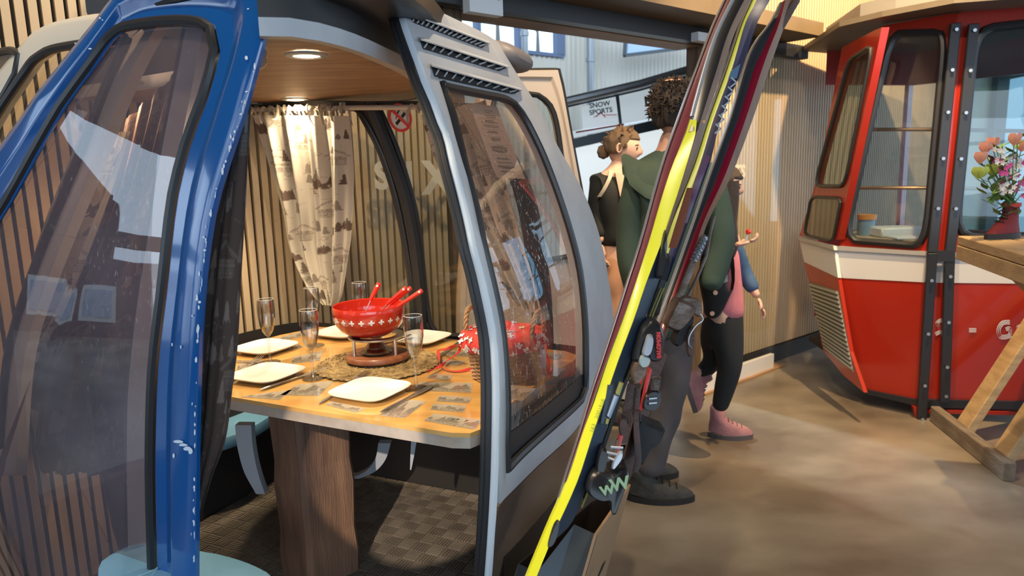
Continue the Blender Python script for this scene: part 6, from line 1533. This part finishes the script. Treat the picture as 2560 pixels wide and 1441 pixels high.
hd_.grid(rows, closed=True); hq = obj('hood', hd_, m_hood, hoodie); wrinkle(hq, .02, 14, 5)
T_n = {'top': (J(1650, 710, Ym), .12, .10), 'pel': (J(1652, 790, Ym), .13, .115), 'hl': (J(1615, 860, Ym+.04), .098), 'kl': (J(1618, 1000, Ym+.08), .078), 'al': (J(1602, 1170, Ym+.10), .066), 'hr': (J(1690, 862, Ym-.02), .098), 'kr': (J(1668, 1010, Ym-.03), .080), 'cr': (J(1640, 1110, Ym-.05), .072), 'ar': (J(1618, 1192, Ym-.06), .066)}
tr_ = skin('trousers', T_n, [('top', 'pel'), ('pel', 'hl'), ('hl', 'kl'), ('kl', 'al'), ('pel', 'hr'), ('hr', 'kr'), ('kr', 'cr'), ('cr', 'ar')], m_trs, man, 3); wrinkle(tr_, .014, 14, 8)
g0 = onz(1600, 1248, 0); shoe(g0+np.array([0, 0, 0]), [.99, -.12, 0], m_shoe, m_sole, man, .30, .12, w_=.052)
g1_ = onz(1580, 1215, 0); shoe(g1_+np.array([0, .1, 0]), [.98, -.05, 0], m_shoe, m_sole, man, .30, .12, w_=.052)
hand(B_n['wl'][0], [.35, -.3, -.9], [.9, .2, .2], scale=1., m=m_skin, par=man)

# woman facing right beyond him
wo = root('person', 'woman with tied-back light brown hair, black top and tan trousers, facing right', 'person', tuple(ony(1535, 700, 3.9)*np.array([1, 1, 0])))
Yw = 3.9; wf = nrm([.93, -.22, -.12]); wc = J(1556, 368, Yw)
wm, fw = head_mb(wc, .098, wf)
W_n = {'pel': (J(1535, 650, Yw), .13, .11), 'wai': (J(1530, 590, Yw), .11, .09), 'che': (J(1528, 500, Yw), .13, .10), 'nec0': (J(1540, 445, Yw), .075, .06), 'nk': (J(1548, 415, Yw), .047), 'nk2': (J(1552, 390, Yw), .045),
       'sl': (J(1500, 458, Yw-.05), .045), 'el': (J(1490, 540, Yw-.05), .036), 'wl': (J(1500, 610, Yw-.1), .026), 'sr': (J(1568, 462, Yw+.10), .045), 'er': (J(1580, 540, Yw+.1), .036), 'wr': (J(1590, 600, Yw), .026),
       'hl': (J(1520, 710, Yw-.03), .08), 'kl': (J(1522, 820, Yw-.03), .055), 'al': (J(1522, 950, Yw), .038), 'hr': (J(1550, 710, Yw+.05), .08), 'kr': (J(1552, 820, Yw+.05), .055), 'ar': (J(1552, 940, Yw+.06), .038)}
E_w = E_m
skin('body', W_n, E_w, m_skin2, wo); obj('head', wm, m_skin2, wo, angle=180); face_bits(fw, wo, m_hair2)
wh = hair_mb(fw, 1.09, .42, -.35, .04, 8); tufts(fw, wh, 60, .03, 2, lambda x, y, z: z > -.2 and y < .5, .007); b0 = wc-wf*.105+np.array([0, 0, -.035]); wh.lathe([(0, -.042), (.026, -.03), (.038, 0), (.028, .03), (0, .04)], 16, b0, fn=lambda a, i, z: 1+.08*math.sin(5*a+i)); obj('hair', wh, m_hair2, wo)
tp_n = {'pel': (J(1535, 622, Yw), .14, .115), 'wai': (J(1530, 580, Yw), .13, .105), 'che': (J(1526, 508, Yw), .148, .118), 'col': (J(1539, 430, Yw+.015), .062, .05), 'sh': (J(1531, 462, Yw), .125, .092), 'sl': (J(1500, 458, Yw-.05), .066), 'el': (J(1489, 540, Yw-.05), .050), 'wl': (J(1498, 600, Yw-.1), .040), 'sr': (J(1566, 468, Yw+.10), .055), 'er': (J(1580, 545, Yw+.1), .048)}
wt = skin('black_top', tp_n, [('pel', 'wai'), ('wai', 'che'), ('che', 'sh'), ('sh', 'col'), ('sh', 'sl'), ('sl', 'el'), ('el', 'wl'), ('sh', 'sr'), ('sr', 'er')], m_bk, wo, 3); wrinkle(wt, .01, 12, 3)
nk = MB(); P = [J(1538, 432, Yw-.10), J(1568, 436, Yw-.08), J(1552, 498, Yw-.135)]; nk.prism(P, (0, .03, 0)); obj('neckline', nk, m_skin2, wo, smooth=False)
obj('bag_strap', MB().sheet([[J(x-5, y, Yw-z), J(x+5, y, Yw-z)] for x, y, z in cat([(1526, 418, .02), (1526, 440, .11), (1512, 470, .13), (1498, 492, .12)], 12)], .003), mat('beige_strap', (.55, .50, .40), .7), wo)
m_tanp = mat('tan_trousers', (.46, .25, .16), .8, col2=(.40, .21, .13), nscale=6, bump=.1, bscale=90)
pt_n = {'top': (J(1534, 596, Yw), .125, .10), 'pel': (J(1535, 650, Yw), .142, .12), 'hl': (J(1520, 715, Yw-.03), .09), 'kl': (J(1522, 820, Yw-.03), .07), 'al': (J(1522, 940, Yw), .055), 'hr': (J(1550, 715, Yw+.05), .09), 'kr': (J(1552, 820, Yw+.05), .07), 'ar': (J(1552, 930, Yw+.06), .055)}
wp = skin('trousers', pt_n, [('top', 'pel'), ('pel', 'hl'), ('hl', 'kl'), ('kl', 'al'), ('pel', 'hr'), ('hr', 'kr'), ('kr', 'ar')], m_tanp, wo, 3); wrinkle(wp, .014, 16, 4)
for x in (1522, 1552): shoe(ony(x, 1000, Yw+(.05 if x > 1530 else 0))*np.array([1, 1, 0]), [.97, -.2, 0], m_shoe, m_sole, wo, .25, .09, w_=.042)
hand(W_n['wl'][0], [.2, -.2, -1], [.9, 0, 0], scale=.9, m=m_skin2, par=wo)

# girl walking right with a sweet in her hand
Yg = 3.45
gi = root('person', 'girl in black jacket, pink top, black leggings and pink boots walking right', 'person', tuple(ony(1805, 1000, Yg)*np.array([1, 1, 0])))
gc = J(1808, 462, Yg); gf = nrm([.94, -.15, -.2]); ghm, fg = head_mb(gc, .088, gf)
G_n = {'pel': (J(1800, 790, Yg), .085, .07), 'wai': (J(1800, 720, Yg), .085, .07), 'che': (J(1796, 630, Yg), .10, .08), 'nec0': (J(1795, 560, Yg), .07, .05), 'nk': (J(1796, 530, Yg), .036), 'nk2': (J(1805, 500, Yg), .034),
       'sl': (J(1835, 600, Yg+.08), .034), 'el': (J(1858, 680, Yg+.08), .028), 'wl': (J(1895, 745, Yg+.02), .020), 'sr': (J(1775, 590, Yg-.09), .034), 'er': (J(1790, 640, Yg-.2), .030), 'wr': (J(1836, 614, Yg-.24), .022),
       'hl': (J(1820, 830, Yg-.05), .075), 'kl': (J(1826, 915, Yg-.08), .052), 'al': (J(1797, 1030, Yg-.05), .034), 'hr': (J(1782, 835, Yg+.05), .07), 'kr': (J(1790, 900, Yg+.06), .05), 'ar': (J(1738, 945, Yg+.10), .034)}
skin('body', G_n, E_m, m_skin2, gi); obj('head', ghm, m_skin2, gi, angle=180); face_bits(fg, gi, m_hair)
gh = hair_mb(fg, 1.10, .42, -.6, .04, 12); rows = []
for (y, x, w_, d_) in ((452, 1798, .085, .075), (500, 1794, .092, .07), (560, 1790, .090, .055), (612, 1800, .08, .045), (640, 1806, .05, .03)): c = J(x, y, Yg-.03); rows.append([c+np.array([w_*math.cos(a)*(1+.05*math.sin(5*a)), -.04+d_*math.sin(a), 0]) for a in np.linspace(0, 2*PI, 24)[:-1]])
gh.grid(rows, closed=True); obj('hair', gh, m_hair, gi)
m_pink = mat('pink_top', (.60, .20, .23), .85, col2=(.52, .16, .20), nscale=10, bump=.1, bscale=90); m_den = mat('denim_sleeve', (.035, .085, .18), .85, col2=(.05, .11, .22), nscale=20, bump=.1, bscale=120)
gp = skin('pink_top', {'bot': (J(1812, 806, Yg), .12, .10), 'pel': (J(1812, 765, Yg), .122, .102), 'wai': (J(1812, 720, Yg), .105, .09), 'che': (J(1808, 650, Yg), .105, .088), 'sh': (J(1805, 605, Yg), .09, .065)}, [('bot', 'pel'), ('pel', 'wai'), ('wai', 'che'), ('che', 'sh')], m_pink, gi, 2); wrinkle(gp, .008, 16, 2)
skin('sleeve', {'a': (J(1832, 600, Yg+.06), .045), 'b': (J(1858, 680, Yg+.08), .046), 'c': (J(1888, 732, Yg+.03), .036)}, [('a', 'b'), ('b', 'c')], m_den, gi)
skin('sleeve', {'a': (J(1770, 600, Yg-.08), .050), 'b': (J(1782, 640, Yg-.19), .045), 'c': (J(1806, 628, Yg-.22), .034)}, [('a', 'b'), ('b', 'c')], m_den, gi)
gj = skin('black_jacket', {'a': (J(1772, 600, Yg-.06), .085, .08), 'b': (J(1778, 680, Yg-.08), .095, .085), 'c': (J(1790, 745, Yg-.08), .080, .07), 'd': (J(1772, 800, Yg-.06), .05, .05), 'e': (J(1812, 700, Yg-.12), .05, .03)}, [('a', 'b'), ('b', 'c'), ('c', 'd'), ('b', 'e')], m_bk, gi, 2); wrinkle(gj, .02, 10, 7)
for (x, y) in ((1788, 732), (1780, 784)): p = J(x, y, Yg-.20); obj('snap_button', MB().cyl(p, p+np.array([0, -.006, 0]), .011, 14), mat('copper_button', (.60, .32, .22), .4, .4), gj)
obj('badge', MB().prism([J(1804, 690, Yg-.185), J(1818, 688, Yg-.185), J(1820, 704, Yg-.185), J(1808, 708, Yg-.185)], (0, .004, 0)), mat('badge_grey', (.25, .3, .28), .6), gj, smooth=False)
lg = skin('leggings', {'top': (J(1806, 725, Yg), .09, .08), 'pel': (J(1803, 805, Yg), .118, .10), 'hl': (J(1818, 845, Yg-.05), .092), 'kl': (J(1826, 915, Yg-.08), .064), 'cl': (J(1812, 970, Yg-.07), .054), 'al': (J(1797, 1028, Yg-.05), .040), 'hr': (J(1780, 845, Yg+.05), .075), 'kr': (J(1788, 900, Yg+.06), .055), 'ar': (J(1746, 943, Yg+.10), .040)}, [('top', 'pel'), ('pel', 'hl'), ('hl', 'kl'), ('kl', 'cl'), ('cl', 'al'), ('pel', 'hr'), ('hr', 'kr'), ('kr', 'ar')], m_bk, gi, 3)
m_pb = mat('pink_boot', (.42, .20, .21), .7, col2=(.34, .15, .17), nscale=18, bump=.15, bscale=70)
gb0 = onz(1793, 1092, 0); shoe(gb0, [.98, -.20, 0], m_pb, mat('grey_sole', (.10, .085, .09), .6), gi, .235, .15, w_=.046, tag_='boot')
shoe(J(1722, 955, Yg+.10)+np.array([-.03, 0, .0]), nrm([.30, -.05, -.95]), m_pb, MATS['grey_sole'], gi, .225, .12, w_=.044, tag_='boot')
skin('mitten_cuff', {'a': (J(1774, 590, Yg-.25), .030, .03), 'b': (J(1780, 625, Yg-.25), .036, .03), 'c': (J(1788, 648, Yg-.25), .024)}, [('a', 'b'), ('b', 'c')], m_pink, gi)
hand(G_n['wl'][0], [.35, -.1, -.9], [-.8, .1, -.3], scale=.75, m=m_skin2, par=gi, curl=.5)
hand(G_n['wr'][0], [.95, -.1, .25], [.1, .2, .9], scale=.85, m=m_skin2, par=gi, curl=.8)
lp = root('lollipop', 'red sweet on a clear stick in the raised hand of the girl', 'sweet', tuple(J(1862, 612, Yg-.26)))
obj('stick', MB().tube([J(1862, 614, Yg-.26), J(1870, 585, Yg-.26)], .006, 8), mat('clear_plain2', (.6, .58, .55), .3), lp); obj('sweet', MB().lathe([(0, -.012), (.010, -.009), (.013, 0), (.010, .010), (0, .013)], 14, J(1871, 580, Yg-.26)), m_handle, lp)
